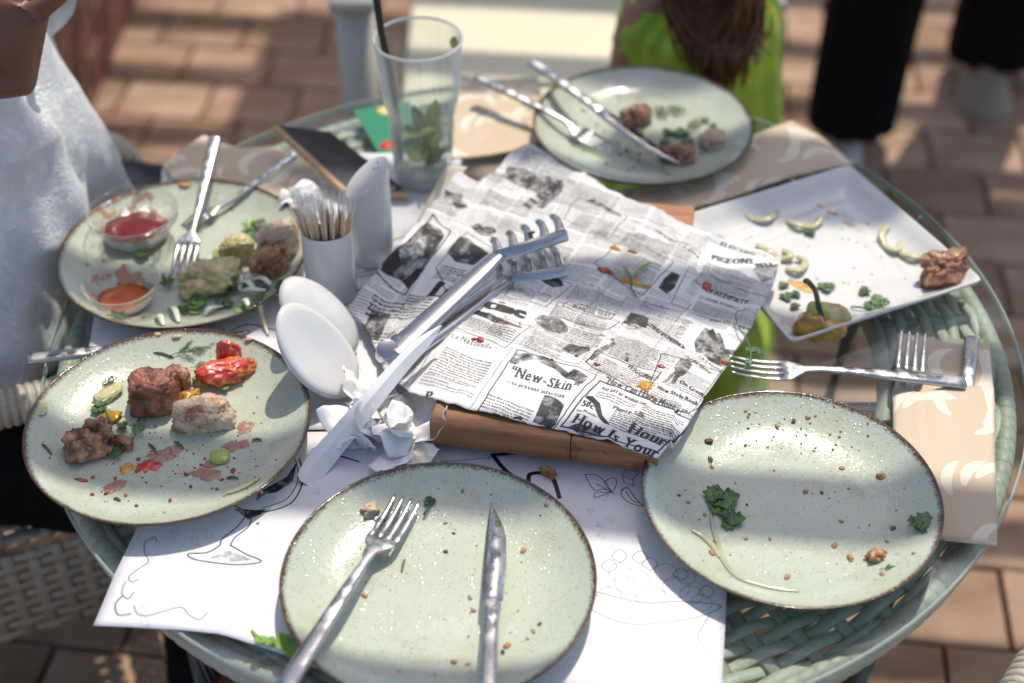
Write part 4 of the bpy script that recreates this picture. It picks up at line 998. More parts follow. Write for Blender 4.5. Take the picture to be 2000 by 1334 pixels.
def bowl(key, cpx, cpy, R0, H, zr, label, fill, sauce, film):
    c = P(cpx, cpy, zr); b = thing('sauce_bowl', label, 'bowl', (c.x, c.y, c.z - H), 0, 'small glass sauce bowls')
    g = G(); g.lathe(bowl_prof(R0, H), 48); g.obj('glass_bowl', m_bowl, b)
    g = G(); pr = []
    rA = R0 * .64; n = 40
    g.lathe([(.001, .0032), (R0 * .40, .0034), (R0 * .63, H * .33), (R0 * .60 + .002, H * fill), (R0 * .3, H * fill + .0006), (.001, H * fill + .0008)], 40, mod=lambda q, z: 1 + .10 * math.sin(q * 2 + 1) * (z > H * .3) + .04 * math.sin(5 * q))
    g.obj('sauce', sauce, b)
    g = G(); V = []; F = []; nn = 40; lv = [(.60, .30), (.70, .42), (.80, .60), (.88, .76), (.915, .84)]
    for (r_, z_) in lv:
        for j in range(nn): q = 2 * PI * j / nn; V.append(Vector((R0 * (r_ - .012) * math.cos(q), R0 * (r_ - .012) * math.sin(q), H * z_ + .0012)))
    for i in range(len(lv) - 1):
        for j in range(nn): F.append((i * nn + j, i * nn + (j + 1) % nn, (i + 1) * nn + (j + 1) % nn, (i + 1) * nn + j))
    mesh('sauce_film', V, F, film, b); return b
bowl('K', 258, 411, .0500, .040, .050, 'larger clear glass bowl half full of dark red ketchup', .42, m_ket, m_smr)
bowl('S', 234, 549, .0405, .033, .043, 'smaller clear glass bowl scraped nearly empty of orange sauce', .26, m_smo, m_smr)

# little slate menu block
sb = thing('menu_board', 'small black chalkboard in a pale wooden frame lying behind the shaker', 'menu board', tuple(P(660, 320, .002)))
A, B, C_, D = P(529, 243, .052), P(645, 258, .050), P(800, 378, .018), P(668, 372, .020)
def slab(q, t, sh=0.0):
    c = sum(q, Vector()) / 4; q = [c + (p - c) * (1 - sh) for p in q]; n_ = (q[1] - q[0]).cross(q[3] - q[0]).normalized(); n_ = n_ if n_.z > 0 else -n_
    g = G(); g.loft([[p - n_ * t for p in q], list(q)]); return g, n_
g_, n_ = slab([A, B, C_, D], .014); bevel(g_.obj('frame', m_pale, sb, world=True, smooth=False), .0015)
g_, n_ = slab([A.lerp(B, .12) + Vector((0, 0, .0012)), B + Vector((0, 0, .0012)), C_ + Vector((0, 0, .0012)), D.lerp(C_, .12) + Vector((0, 0, .0012))], .0020, .02); g_.obj('slate', m_slate, sb, world=True, smooth=False)

# green leaflet
g = G(); q = [P(690, 216, .0015), P(800, 198, .0015), P(822, 305, .0015), P(738, 297, .0015)]
mg = M('green_leaflet', (.02, .22, .11), .35); 
gl = thing('leaflet', 'green printed leaflet with red and yellow spots behind the tall glass', 'leaflet', tuple(q[0]))
g.loft([[p for p in q], [p + Vector((0, 0, .0004)) for p in q]]); g.obj('card', mg.m, gl, world=True, smooth=False)
for (x, y, r, c) in ((752, 216, .010, (.75, .62, .2)), (757, 283, .010, (.55, .03, .02)), (768, 290, .006, (.8, .5, .05))):
    g = G(); g.lathe([(r, 0), (r * .98, .0003)], 20, P(x, y, .0021)); g.obj('printed_spot', M('leaflet_ink', c, .4).m, gl, world=True)

# damask napkins
def napkin(loops, z, label, layers=1, nu=30, nv=30, seed=1, amp=.002, rotuv=0.0):
    b, r_, t_, l_ = loops; cv = lambda L: [P(*p[:2], p[2] if len(p) > 2 else z) for p in L]
    V, UV = coons(cv(b), cv(r_), cv(t_), cv(l_), nu, nv); uv = []
    ox = seed * .137
    for i, v in enumerate(V):
        c, s_ = math.cos(rotuv), math.sin(rotuv); uv.append((((v.x * c - v.y * s_) + ox) / .34, ((v.x * s_ + v.y * c) + ox * 2) / .34)); v.z += amp * (fbm((v.x, v.y, seed), 12, seed, 3) + .4)
        uu, vv = UV[i]; e = min(uu, 1 - uu, vv, 1 - vv); v.z -= max(0, .04 - e) * .02
    o = anchored('beige_napkin', V, grid_faces(nu, nv), m_dam, uv=uv); solid(o, .0016 * layers); return tag(o, label, 'napkin', 'beige damask paper napkins')
napkin([[(1745, 757, .015), (1800, 768, .020), (1860, 752, .018), (1940, 758, .013)], [(1940, 758, .013), (1943, 920, .010), (1947, 1066, .004)], [(1752, 1035, .001), (1850, 1056, .002), (1947, 1066, .004)], [(1745, 757, .015), (1745, 900, .0105), (1752, 1035, .001)]], .004, 'upper fold of the beige damask napkin pocket at the right edge', 1, seed=1, amp=.0012)
napkin([[(1748, 800), (1945, 800)], [(1945, 800), (1935, 700), (1933, 668)], [(1753, 650), (1810, 656), (1862, 672), (1933, 668)], [(1748, 800), (1749, 700), (1753, 650)]], .0035, 'lower fold of the beige damask napkin under the cutlery at the right edge', 1, seed=2, amp=.0010)
napkin([[(1225, 412, .006), (1310, 414, .012), (1400, 395, .014), (1520, 352, .012), (1668, 318, .006)], [(1668, 318, .006), (1600, 262, .010), (1546, 236, .014)], [(1200, 380, .003), (1350, 345, .003), (1480, 262, .012), (1546, 236, .014)], [(1225, 412, .006), (1200, 380, .003)]], .006, 'beige damask napkin between the far plate and the square platter', 3, seed=3, amp=.004)
napkin([[(880, 310), (960, 300), (1052, 282)], [(1052, 282), (1060, 200), (1048, 150)], [(890, 150), (960, 158), (1048, 150)], [(880, 310), (885, 230), (890, 150)]], .003, 'beige damask napkin under the fork handle beside the tall glass', 2, seed=4, amp=.005)
napkin([[(335, 352, .006), (440, 372, .006), (560, 410, .004), (640, 420, .004)], [(640, 420, .004), (640, 360, .006), (600, 310, .006)], [(398, 264, .012), (470, 290, .010), (540, 285, .010), (600, 310, .006)], [(335, 352, .006), (316, 322, .010), (398, 264, .012)]], .006, 'beige damask napkin folded behind the upper left plate', 3, seed=5, amp=.004)

# folded paper slip and crumpled tissues
def crumple(name, label, cat, c, rx, ry, rz_, seed, mat=m_paper, n=60, folds=13):
    """a thin sheet creased along straight random folds and bunched together"""
    rnd = random.Random(seed); W_ = [(rnd.uniform(0, PI), rnd.uniform(.5, 2.9), rnd.uniform(0, 9), rnd.uniform(.5, 1)) for _ in range(folds)]; V = []
    tri = lambda t: abs((t % 2) - 1) * 2 - 1
    for j in range(n):
        for i in range(n):
            u, v = i / (n - 1) * 2 - 1, j / (n - 1) * 2 - 1; z = x = y = 0
            wu, wv_ = u + .18 * nz((u, v, seed), 1.4), v + .18 * nz((u, v, seed + 5), 1.4)
            for (a, f, p_, A_) in W_:
                t = tri((wu * math.cos(a) + wv_ * math.sin(a)) * f + p_); z += A_ * t / f; t2 = tri((wu * math.cos(a) + wv_ * math.sin(a)) * f + p_ + .5); x += -math.cos(a) * A_ * t2 / f * .22; y += -math.sin(a) * A_ * t2 / f * .22
            z = z / folds * 2.6
            V.append(Vector((c.x + rx * (u * .75 + x), c.y + ry * (v * .75 + y), c.z + rz_ * max(.0, .55 + z - .28 * (u * u + v * v) ** 1.2))))
    o = mesh(name, [v - c for v in V], grid_faces(n, n), mat, loc=c, smooth=False); return tag(solid(o, .0004), label, cat)
def tissue(label, c, spread, L0, seed, nfl=11, azr=(0, 6.28)):
    nfl = int(nfl * .8); L0 *= 1.18
    """soft paper tissue scrunched into overlapping flaps"""
    rnd = random.Random(seed); g = G()
    for i in range(nfl):
        a = azr[0] + (azr[1] - azr[0]) * (i + rnd.uniform(-.4, .4)) / nfl; el = rnd.uniform(.12, 1.15); L = L0 * rnd.uniform(.7, 1.2); W_ = L * rnd.uniform(.38, .62)
        base = c + Vector((rnd.uniform(-1, 1) * spread[0], rnd.uniform(-1, 1) * spread[1], rnd.uniform(.002, .010)))
        d = Vector((math.cos(a) * math.cos(el), math.sin(a) * math.cos(el), math.sin(el))); sd_ = Vector((-math.sin(a), math.cos(a), rnd.uniform(-.4, .4))).normalized(); n_ = sd_.cross(d); V = []; ph = rnd.uniform(0, 6); fr = rnd.uniform(.5, 1.3); cv_ = rnd.uniform(-.5, .5)
        for j in range(16):
            v = j / 15
            for k in range(19):
                u = k / 18 * 2 - 1; fold = .5 * math.sin((u * fr + ph) * PI)
                p = base + d * (L * v * (1 - .16 * u * u - .05 * nz((u * 1.4, i, seed), 1.2))) + sd_ * (W_ * u * (.45 + .55 * v) * (1 - .2 * v * v)) + n_ * (L * (.15 * fold * (.4 + .6 * v) + cv_ * (v - .5) ** 2 + .10 * nz((u * 1.5, v * 2, i + seed), 1.6)))
                p.z = max(p.z, c.z + .0006 * (1 + i * .3)); V.append(p)
        g.add(V, grid_faces(19, 16))
    o = g.top('crumpled_tissue', m_paper, label, 'tissue'); solid(o, .00035); return o
tissue('crumpled white tissue heaped between the folded slip and the nearest plate', P(735, 868, .002), (.030, .014), .034, 3, 13)
tissue('wad of white tissue leaning on the left end of the wooden board', P(800, 862, .002), (.010, .012), .040, 11, 9)
tissue('greasy stained tissue behind the folded paper slip', P(750, 790, .003), (.016, .016), .036, 21, 10)
crumple('crumpled_tissue', 'small white tissue standing behind the toothpick holder', 'tissue', P(585, 420, .004), .026, .022, .045, 31)
path = spline([P(596, 945, .004), P(622, 905, .010), P(700, 812, .036), P(790, 706, .064), P(862, 636, .082)], 30); wl = lerp_list([(0, .005), (.06, .0105), (.25, .0120), (.55, .0100), (.85, .0070), (1, .0006)], 30); rings = []
for i, p in enumerate(path):
    t = (path[min(i + 1, 29)] - path[max(i - 1, 0)]).normalized(); b_ = t.cross(Vector((.35, -.55, .75))).normalized(); n_ = b_.cross(t); k_ = wl[i]; f_ = .0030 * min(1, i / 5)
    # three flat folds of thin paper, one over the other
    rings.append([p + b_ * (k_ * x) + n_ * (z * f_ + .0006 * nz((x, i * .4, 2), 1)) for x, z in ((-1, 0), (-.2, 1.0), (1, .3), (.96, .05), (.2, .35), (-.4, -.1), (.85, -.55), (.80, -.75), (-.9, -.5))])
sl = G(); sl.loft(rings, caps=True); slo = sl.top('paper_slip', m_slip, 'long folded white paper cutlery slip leaning up across the tongs handle', 'paper slip', smooth=False)
cr_ = G(); a, b, c2 = P(905, 322, .030), P(880, 330, .020), P(818, 425, .004)
V, UV = coons([P(815, 432, .004), P(850, 428, .006)], [P(850, 428, .006), P(880, 385, .030), P(912, 325, .055)], [P(868, 325, .045), P(912, 325, .055)], [P(815, 432, .004), P(838, 385, .02), P(868, 325, .045)], 12, 20)
for v in V: v.z += .003 * nz(v, 60)
o = anchored('cream_paper_strip', V, grid_faces(12, 20), M('cream_tissue', (.72, .66, .50), .6, sss=.1).m); solid(o, .0006); tag(o, 'cream paper strip propped between the tall glass and the newspaper sheet', 'paper strip')
# ================================================================ FOOD
def foodmat(name, stops, scale, rough=.4, bump=.75, bd=.0020, sss=.1, detail=7, coat=.4, fine=420):
    m = M(name, stops[0][1], rough, sss=sss, coat=coat); m.set('Subsurface Radius', (.006, .003, .002)); n = m.noise(scale, detail=detail, rough=.65, dist=.4); n = m.math('MULTIPLY', m.math('SUBTRACT', n, .5), 2.0); n = m.math('ADD', n, .5, True)
    m.color(m.ramp(n, stops)); m.bump(m.math('ADD', n, m.math('MULTIPLY', m.noise(fine, detail=3), .4)), bump, bd); return m.m
m_meat = foodmat('grilled_pork', [(.15, (.03, .010, .005)), (.34, (.17, .058, .022)), (.58, (.40, .19, .09)), (.88, (.62, .40, .24))], 60)
m_meatr = foodmat('pink_roast_pork', [(.15, (.04, .012, .006)), (.36, (.17, .055, .025)), (.6, (.32, .105, .055)), (.88, (.52, .27, .15))], 45)
m_chick = foodmat('grilled_chicken', [(.14, (.09, .03, .015)), (.30, (.38, .18, .08)), (.46, (.58, .42, .28)), (.85, (.72, .60, .46))], 42)
m_tom = foodmat('tomato_flesh', [(.30, (.50, .03, .02)), (.50, (.62, .07, .035)), (.62, (.68, .20, .04)), (.8, (.72, .42, .12))], 45, .15, .3, sss=.3, coat=.6)
m_juice = foodmat('tomato_pulp_smear', [(.3, (.42, .025, .01)), (.55, (.50, .08, .025)), (.8, (.58, .24, .06))], 90, .15, .3, sss=.0, coat=.6); _j = [x for x in m_juice.node_tree.nodes if x.type == 'BSDF_PRINCIPLED'][0]; _q = m_juice.node_tree.nodes.new('ShaderNodeTexNoise'); _q.inputs['Scale'].default_value = 240; _r = m_juice.node_tree.nodes.new('ShaderNodeMapRange'); _r.inputs['From Min'].default_value = .38; _r.inputs['From Max'].default_value = .62; _r.inputs['To Min'].default_value = .08; _r.inputs['To Max'].default_value = .80; m_juice.node_tree.links.new(_q.outputs[0], _r.inputs[0]); m_juice.node_tree.links.new(_r.outputs[0], _j.inputs['Alpha'])
m_pot = foodmat('boiled_potato', [(.3, (.40, .33, .12)), (.6, (.58, .50, .24)), (.8, (.66, .60, .36))], 26, .4, .3, sss=.2)
m_pep = foodmat('pickled_yellow_pepper', [(.3, (.30, .15, .01)), (.55, (.52, .30, .02)), (.8, (.60, .44, .08))], 28, .15, .2, sss=.25, coat=.6)
m_oni = foodmat('translucent_onion', [(.3, (.50, .48, .24)), (.6, (.62, .60, .36)), (.8, (.70, .68, .48))], 30, .15, .2, sss=.4, coat=.5)
m_onit = foodmat('limp_onion_skin', [(.3, (.50, .50, .30)), (.8, (.66, .64, .44))], 30, .15, .2, sss=0, coat=.6); [x for x in m_onit.node_tree.nodes if x.type == 'BSDF_PRINCIPLED'][0].inputs['Alpha'].default_value = .6
m_cab = foodmat('pale_cabbage', [(.3, (.55, .60, .46)), (.8, (.74, .76, .64))], 40, .25, .2, sss=.3)
m_green = foodmat('parsley_green', [(.3, (.015, .06, .008)), (.6, (.04, .14, .018)), (.85, (.10, .24, .04))], 90, .4, .4, sss=.05)
m_dill = foodmat('dill_green', [(.3, (.03, .10, .015)), (.8, (.10, .22, .05))], 90, .5, .2, sss=0)
m_crumb = foodmat('toasted_crumb', [(.3, (.30, .12, .04)), (.55, (.48, .24, .09)), (.8, (.60, .40, .18))], 160, .6, .4)
m_char = foodmat('charred_bit', [(.3, (.02, .01, .008)), (.7, (.12, .03, .02))], 160, .5, .4)
m_orange = foodmat('pepper_scrap_orange', [(.3, (.55, .22, .02)), (.7, (.70, .38, .06))], 120, .3, .3)
m_redb = foodmat('red_sauce_drop', [(.3, (.30, .02, .01)), (.7, (.48, .06, .03))], 120, .2, .2)
def chunk_geo(rx, ry, rz_, seed, amp=.35, sub=4, edgy=.25, freq=1.1):
    bm = bmesh.new(); bmesh.ops.create_icosphere(bm, subdivisions=sub, radius=1); V = []
    for v in bm.verts:
        p = v.co.copy(); q = Vector([math.copysign(abs(c) ** .75, c) for c in p])
        d = 1 + amp * fbm(q, freq, seed, 3) + edgy * .45 * (abs(nz(q, 3.1, seed)) - .25) + .10 * (abs(nz(q, 5.3, seed + 3)) - .2) + .07 * nz(q, 10, seed) + .04 * nz(q, 21, seed)
        V.append(Vector((q.x * rx * d, q.y * ry * d, max(q.z * rz_ * d, -rz_ * .72) + rz_ * .72)))
    F = [tuple(x.index for x in f.verts) for f in bm.faces]; bm.free(); return V, F
def chunk(name, label, cat, p, rx, ry, rz_, mat, seed, rot=0.0, **k):
    if rx > .012: k.setdefault('sub', 5)
    if rx < .0061: rz_ *= .8; rx *= .82; ry *= .82
    V, F = chunk_geo(rx, ry, rz_, seed, **k); rm = Matrix.Rotation(rot, 3, 'Z'); o = mesh(name, [rm @ v for v in V], F, mat, loc=p - Vector((0, 0, .0004)), smooth=rx > .0075); return tag(o, label, cat)
def smear(name, label, cat, p, rx, ry, mat, seed, rot=0.0, h=.0010, holes=0, surf=None, group=None):
    V = []; F = []; n, m = 34, 5
    for k in range(m + 1):
        s_ = k / m
        for j in range(n):
            q = 2 * PI * j / n; rr = s_ * (1 + .45 * nz((math.cos(q) * 1.6, math.sin(q) * 1.6, seed)) + .28 * nz((math.cos(q) * 5, math.sin(q) * 5, seed)))
            x, y = rx * rr * math.cos(q), ry * rr * math.sin(q); x, y = x * math.cos(rot) - y * math.sin(rot), x * math.sin(rot) + y * math.cos(rot)
            z = h * (1 - s_ ** 3) * (1 + .8 * nz((x * 150, y * 150, seed)))
            w_ = p + Vector((x, y, 0)); zz = surf(w_) if surf else w_.z; V.append(Vector((w_.x, w_.y, zz + z + (-.0004 if k == m else .0001))))
    for k in range(m):
        for j in range(n): F.append((k * n + j, k * n + (j + 1) % n, (k + 1) * n + (j + 1) % n, (k + 1) * n + j))
    o = anchored(name, V, F, mat); return tag(o, label, cat, group)
def psurf(key):
    c = PL[key].location
    return lambda w_: TZ + DZ + plate_z(min(math.hypot(w_.x - c.x, w_.y - c.y), .134))
def strip(name, label, cat, pts, wd, th, mat, n=18, group=None, taper=.6):
    g = G(); g.tube(spline(pts, n), [wd * (1 - taper * abs(2 * i / (n - 1) - 1) ** 3) for i in range(n)], 8, th); o = g.top(name, mat, label, cat, group); return o
def parsley(name, label, p, s, seed, rot=0.0, mat=None, stem=None, group='loose herb leaves'):
    random.seed(seed); g = G()
    for (a, l, w_) in ((0, 1, .42), (.85, .75, .34), (-.85, .75, .34)):
        V, F = leaf_geo(s * l, s * w_ * .92, .25 * random.uniform(-.3, 1), .22, 7, 22); rm = Euler((random.uniform(-.02, .22), random.uniform(-.2, .2), a + rot)).to_matrix(); g.add([rm @ v + Vector((0, 0, .0008 + .0015 * random.random())) for v in V], F)
    if stem: g.tube(spline([(0, 0, .001), (stem[0] * .5, stem[1] * .5, .003), (stem[0], stem[1], .001)], 8), .0008, 6)
    mn = min(v.z for v in g.V); o = mesh(name, [v - Vector((0, 0, mn)) for v in g.V], g.F, mat or m_green, loc=p + Vector((0, 0, .0003))); solid(o, .0003); return tag(o, label, 'herb', group)
def dill(name, label, p, s, seed, rot=0.0, group='dill fronds'):
    random.seed(seed); g = G(); th = max(.00028, s * .010)
    def frond(o, d, L, lev):
        e = o + d * L; g.tube([o, o.lerp(e, .5) + Vector((0, 0, L * .05)), e], [th * (1.3 if lev == 2 else .9), th * .9, th * .5], 4)
        if lev > 0:
            for t in (.25, .42, .58, .72, .86, 1.0):
                for sg in (-1, 1):
                    a = sg * random.uniform(.5, .9); dd = Matrix.Rotation(a, 3, 'Z') @ d; frond(o.lerp(e, t), (dd + Vector((0, 0, random.uniform(-.02, .25)))).normalized(), L * (.42 - .15 * t), lev - 1)
    frond(Vector((0, 0, .0008)), Vector((math.cos(rot), math.sin(rot), .05)).normalized(), s, 2)
    mn = min(v.z for v in g.V); return tag(mesh(name, [v - Vector((0, 0, mn)) for v in g.V], g.F, m_dill, loc=p + Vector((0, 0, .0002))), label, 'herb', group)
def crumbs(name, label, spots, mat, surf_at, smin=.0010, smax=.0026):
    g = G(); pv = None
    for (p, s) in spots:
        V, F = chunk_geo(s, s * random.uniform(.6, 1), s * .55, random.random() * 90, .5, 1); rm = Matrix.Rotation(random.uniform(0, 6), 3, 'Z'); g.add([rm @ v + p for v in V], F)
    o = anchored(name, g.V, g.F, mat); return tag(o, label, 'crumbs', kind='stuff')
def scatter(key, n, smin, smax, rmax=.115, box=None):
    c = PL[key].location; out = []
    for _ in range(n):
        if box: p = on(key, random.uniform(box[0], box[2]), random.uniform(box[1], box[3]))
        else:
            r = rmax * math.sqrt(random.random()); a = random.uniform(0, 6.3); p = Vector((c.x + r * math.cos(a), c.y + r * math.sin(a), TZ + DZ + plate_z(r)))
        out.append((p - Vector((0, 0, .0003)), random.uniform(smin, smax)))
    return out

# --- left plate
L = 'L'
chunk('meat_chunk', 'largest chunk of browned meat with a pink cut side on the left plate', 'meat', on(L, 306, 792), .0245, .0200, .0235, m_meatr, 3, .1, amp=.22)
chunk('meat_chunk', 'small brown edge of meat touching the right side of the largest chunk', 'meat', on(L, 352, 756), .0115, .0130, .0150, m_meat, 14, .4, amp=.3)
chunk('chicken_chunk', 'pale grilled chicken chunk below the tomato on the left plate', 'meat', on(L, 400, 828), .0270, .0165, .0175, m_chick, 8, .25, amp=.28)
chunk('meat_chunk', 'shredded pale meat heap at the left of the left plate', 'meat', on(L, 170, 884), .0185, .0150, .0135, m_meat, 23, .2, amp=.45, edgy=.4)
chunk('meat_chunk', 'dark crust on top of the shredded meat heap on the left plate', 'meat', on(L, 198, 862), .0120, .0095, .0165, m_meat, 25, .2, amp=.45, edgy=.4)
chunk('meat_chunk', 'thin shred of meat beside the green leaf on the left plate', 'meat', on(L, 243, 870), .0105, .0060, .0060, m_meat, 29, -.4, amp=.4)
chunk('tomato_piece', 'squashed red and orange tomato wedge on the left plate', 'tomato', on(L, 440, 738), .0260, .0150, .0120, m_tom, 5, .1, amp=.4)
chunk('tomato_piece', 'upright orange flap of tomato skin on the left plate', 'tomato', on(L, 448, 706), .0110, .0060, .0150, m_tom, 51, .1, amp=.4)
chunk('pepper_piece', 'yellow pepper bit between the two meat chunks', 'pepper', on(L, 372, 780), .0120, .0060, .0060, m_pep, 61, .6, amp=.4)
chunk('olive_piece', 'brownish olive-like bit between meat and tomato', 'olive', on(L, 398, 748), .0105, .0055, .0055, m_pot, 63, .3, amp=.3)
for i, (x, y, rx, ry, rt, m_, lb) in enumerate([(320, 890, .022, .010, .5, m_juice, 'long smear of tomato pulp across the middle of the left plate'), (288, 912, .012, .0085, .2, m_tom, 'orange tomato pulp pool near the middle of the left plate'), (462, 870, .0150, .0085, .4, m_juice, 'red tomato smear right of the pickle slice on the left plate'), (478, 835, .0085, .0110, .1, m_juice, 'pink tomato smear near the right rim of the left plate'), (405, 925, .0150, .0090, -.2, m_juice, 'tomato smear low on the left plate'), (225, 950, .0120, .0080, .9, m_juice, 'faint pinkish smear low on the left side of the left plate'), (159, 938, .0075, .0026, -.1, m_redb, 'small red tomato streak at the lower left of the left plate'), (420, 905, .012, .006, .3, m_juice, 'thin tomato juice streak beside the onion sliver'), (248, 915, .008, .007, .3, m_orange, 'orange seed pulp spot on the left plate')]):
    smear('tomato_smear', lb, 'food smear', on(L, x, y), rx, ry, m_, i * 3.3 + 1, rt, .0013, surf=psurf(L))
chunk('pickle_slice', 'glassy yellow-green pickle slice on the left plate', 'pickle', on(L, 430, 896), .0090, .0085, .0035, m_lime, 71, 0, amp=.15)
chunk('onion_piece', 'pale translucent onion piece upper left on the left plate', 'onion', on(L, 213, 772), .0090, .0160, .0040, m_oni, 73, -.5, amp=.3)
chunk('pickle_slice', 'olive green pickle lying under the leaf on the left plate', 'pickle', on(L, 215, 818), .0110, .0080, .0040, m_pep, 75, 0, amp=.3)
chunk('onion_piece', 'pale onion scrap at the left rim of the left plate', 'onion', on(L, 82, 798), .0060, .0110, .0015, m_oni, 77, .1, amp=.3)
strip('onion_sliver', 'thin browned onion sliver near the lower right rim of the left plate', 'onion', [on(L, 443, 966, .002), on(L, 475, 954, .002), on(L, 508, 934, .002)], .0028, .45, m_oni)
parsley('herb_leaf', 'bright herb leaf with stem above the shredded meat on the left plate', on(L, 205, 800, .004), .014, 4, 2.2, stem=(.010, -.022))
parsley('herb_leaf', 'green leaf between the two shredded meat bits', on(L, 222, 884, .003), .013, 5, 3.9)
parsley('herb_leaf', 'small leaf right of the pale onion on the left plate', on(L, 234, 842, .003), .010, 6, -.8)
parsley('herb_leaf', 'tiny leaf at the right end of the chicken chunk', on(L, 446, 762, .004), .009, 7, 1.8, mat=m_mint)
dill('dill_frond', 'feathery dill frond behind the largest meat chunk', on(L, 330, 700, .002), .038, 1, .45)
dill('dill_frond', 'dill frond right of the shredded meat', on(L, 262, 862, .003), .022, 2, 1.4)
dill('dill_frond', 'short dill sprig by the upper end of the pale onion', on(L, 195, 762, .003), .016, 3, .8)
dill('dill_frond', 'dill sprig lying between dill frond and tomato on the left plate', on(L, 372, 722, .002), .020, 9, .1)
for i, (x, y, x2, y2) in enumerate([(82, 868, 102, 890), (290, 868, 308, 888), (340, 864, 360, 878), (493, 862, 512, 862), (442, 936, 466, 936), (300, 690, 340, 700), (222, 976, 236, 980)]):
    strip('chive_bit', 'short dark green chive bit, %s' % ['near the left rim of the left plate', 'on the tomato smear of the left plate', 'right of the tomato smear of the left plate', 'right of the red smear of the left plate', 'on the low red smear of the left plate', 'above the largest meat chunk', 'near the bottom rim of the left plate'][i], 'herb', [on(L, x, y, .0012), on(L, (x + x2) / 2, (y + y2) / 2 - 2, .0020), on(L, x2, y2, .0012)], .0013, .7, m_green, 8)
for (x, y, s, lb) in ((345, 660, .0060, 'crumb of bread crust on the top rim of the left plate'), (486, 664, .0050, 'brown crumb on the upper right rim of the left plate'), (308, 655, .0045, 'greenish crumb at the top rim of the left plate')):
    chunk('crumb', lb, 'crumb', on(L, x, y), s, s * .6, s * .5, m_chick, x, 0, sub=2)
crumbs('fine_crumbs', 'fine crumbs scattered over the left plate', scatter(L, 45, .0006, .0016), m_crumb, None)
crumbs('juice_drops', 'tiny red juice drops scattered over the left plate', scatter(L, 40, .0008, .0026, .10, (180, 880, 520, 990)) + scatter(L, 70, .0005, .0014, .10, (270, 840, 500, 950)), m_redb, None)

# --- nearest plate
Fp = 'F'
chunk('crumb', 'pale toasted lump beside the tines of the fork on the nearest plate', 'crumb', on(Fp, 723, 1000), .0074, .0055, .0048, m_chick, 81, .3, sub=3, amp=.7, edgy=1.0)
parsley('herb_leaf', 'dark leaf under the lump beside the fork on the nearest plate', on(Fp, 738, 1016, .001), .0085, 8, 4.0)
parsley('herb_leaf', 'curled dark leaf with thin stem above the fork tines on the nearest plate', on(Fp, 842, 988, .001), .0095, 9, .4, stem=(-.006, -.013))
strip('chive_bit', 'short chive bit right of the fork on the nearest plate', 'herb', [on(Fp, 791, 1093, .0012), on(Fp, 787, 1106, .0018), on(Fp, 785, 1119, .0012)], .0011, .7, m_dill, 8)
for i, (x, y, s) in enumerate([(870, 1078, .0028), (1022, 1076, .0036), (918, 1168, .0030), (925, 1193, .0032), (1054, 1219, .0026), (1042, 1234, .0030), (712, 1164, .0036), (990, 1262, .0042), (982, 1275, .0030), (886, 1293, .0036), (914, 1298, .0028), (849, 1318, .0020), (886, 1042, .0022), (870, 1022, .0026), (904, 959, .0026), (1068, 986, .0028), (1056, 1006, .0016), (915, 1243, .0020), (1030, 1248, .0022), (963, 929, .0016)]):
    chunk('crumb', 'single orange-brown crumb on the nearest plate', 'crumb', on(Fp, x, y), s, s * .7, s * .45, m_crumb if i % 4 else m_char, 100 + i, i, sub=2)['group'] = 'single crumbs on the nearest plate'
crumbs('fine_crumbs', 'fine crumbs scattered over the nearest plate', scatter(Fp, 60, .0005, .0011), m_crumb, None)
for i in range(14):
    x, y = random.uniform(690, 840), random.uniform(1040, 1090)
# --- near right plate
Rp = 'R'
parsley('herb_leaf', 'large dark herb leaf on the near right plate', on(Rp, 1385, 985, .001), .029, 10, -1.35)
parsley('herb_leaf', 'second dark herb leaf just below the large one on the near right plate', on(Rp, 1412, 1016, .001), .020, 11, -1.7)
parsley('herb_leaf', 'single pointed dark leaf near the right rim of the near right plate', on(Rp, 1795, 1040, .001), .022, 12, -.5)
strip('onion_strand', 'long limp onion strand along the lower left of the near right plate', 'onion', [on(Rp, x, y, .0014) for x, y in ((1388, 1002), (1392, 1030), (1402, 1062), (1412, 1095), (1440, 1128), (1490, 1145), (1525, 1152), (1560, 1156))], .0024, .35, m_onit, 40)
strip('onion_strand', 'short onion strand left of the long one on the near right plate', 'onion', [on(Rp, x, y, .0014) for x, y in ((1350, 1036), (1372, 1048), (1396, 1072), (1405, 1090))], .0030, .30, m_onit, 20)
chunk('crumb', 'browned crust lump at the lower right of the near right plate', 'crumb', on(Rp, 1712, 1090), .0078, .0055, .0045, m_crumb, 91, .3, sub=3, amp=.8, edgy=1.2)
for i, (x, y, s) in enumerate([(1384, 863, .0050), (1396, 954, .0048), (1390, 913, .0030), (1720, 931, .0056), (1573, 961, .0036), (1605, 963, .0026), (1644, 915, .0034), (1630, 1066, .0040), (1661, 1091, .0050), (1643, 1019, .0028), (1744, 1032, .0036), (1390, 1081, .0042), (1398, 1058, .0034), (1457, 1053, .0024), (1504, 1053, .0026), (1326, 968, .0022), (1344, 982, .0026), (1698, 1026, .0020), (1732, 1058, .0024), (1785, 1081, .0026), (1550, 823, .0034), (1518, 833, .0034), (1579, 816, .0034), (1593, 812, .0024), (1574, 850, .0022), (1461, 837, .0018), (1537, 1128, .0040), (1724, 1122, .0036), (1658, 955, .0020), (1377, 1006, .0026), (1459, 986, .0020), (1590, 881, .0020)]):
    chunk('crumb', 'single orange-brown crumb on the near right plate', 'crumb', on(Rp, x, y), s, s * .7, s * .45, m_crumb if i % 5 else m_char, 200 + i, i, sub=2)['group'] = 'single crumbs on the near right plate'
crumbs('fine_crumbs', 'fine crumbs scattered over the near right plate', scatter(Rp, 60, .0005, .0012) + scatter(Rp, 50, .0008, .0018, .1, (1440, 790, 1700, 880)), m_crumb, None)
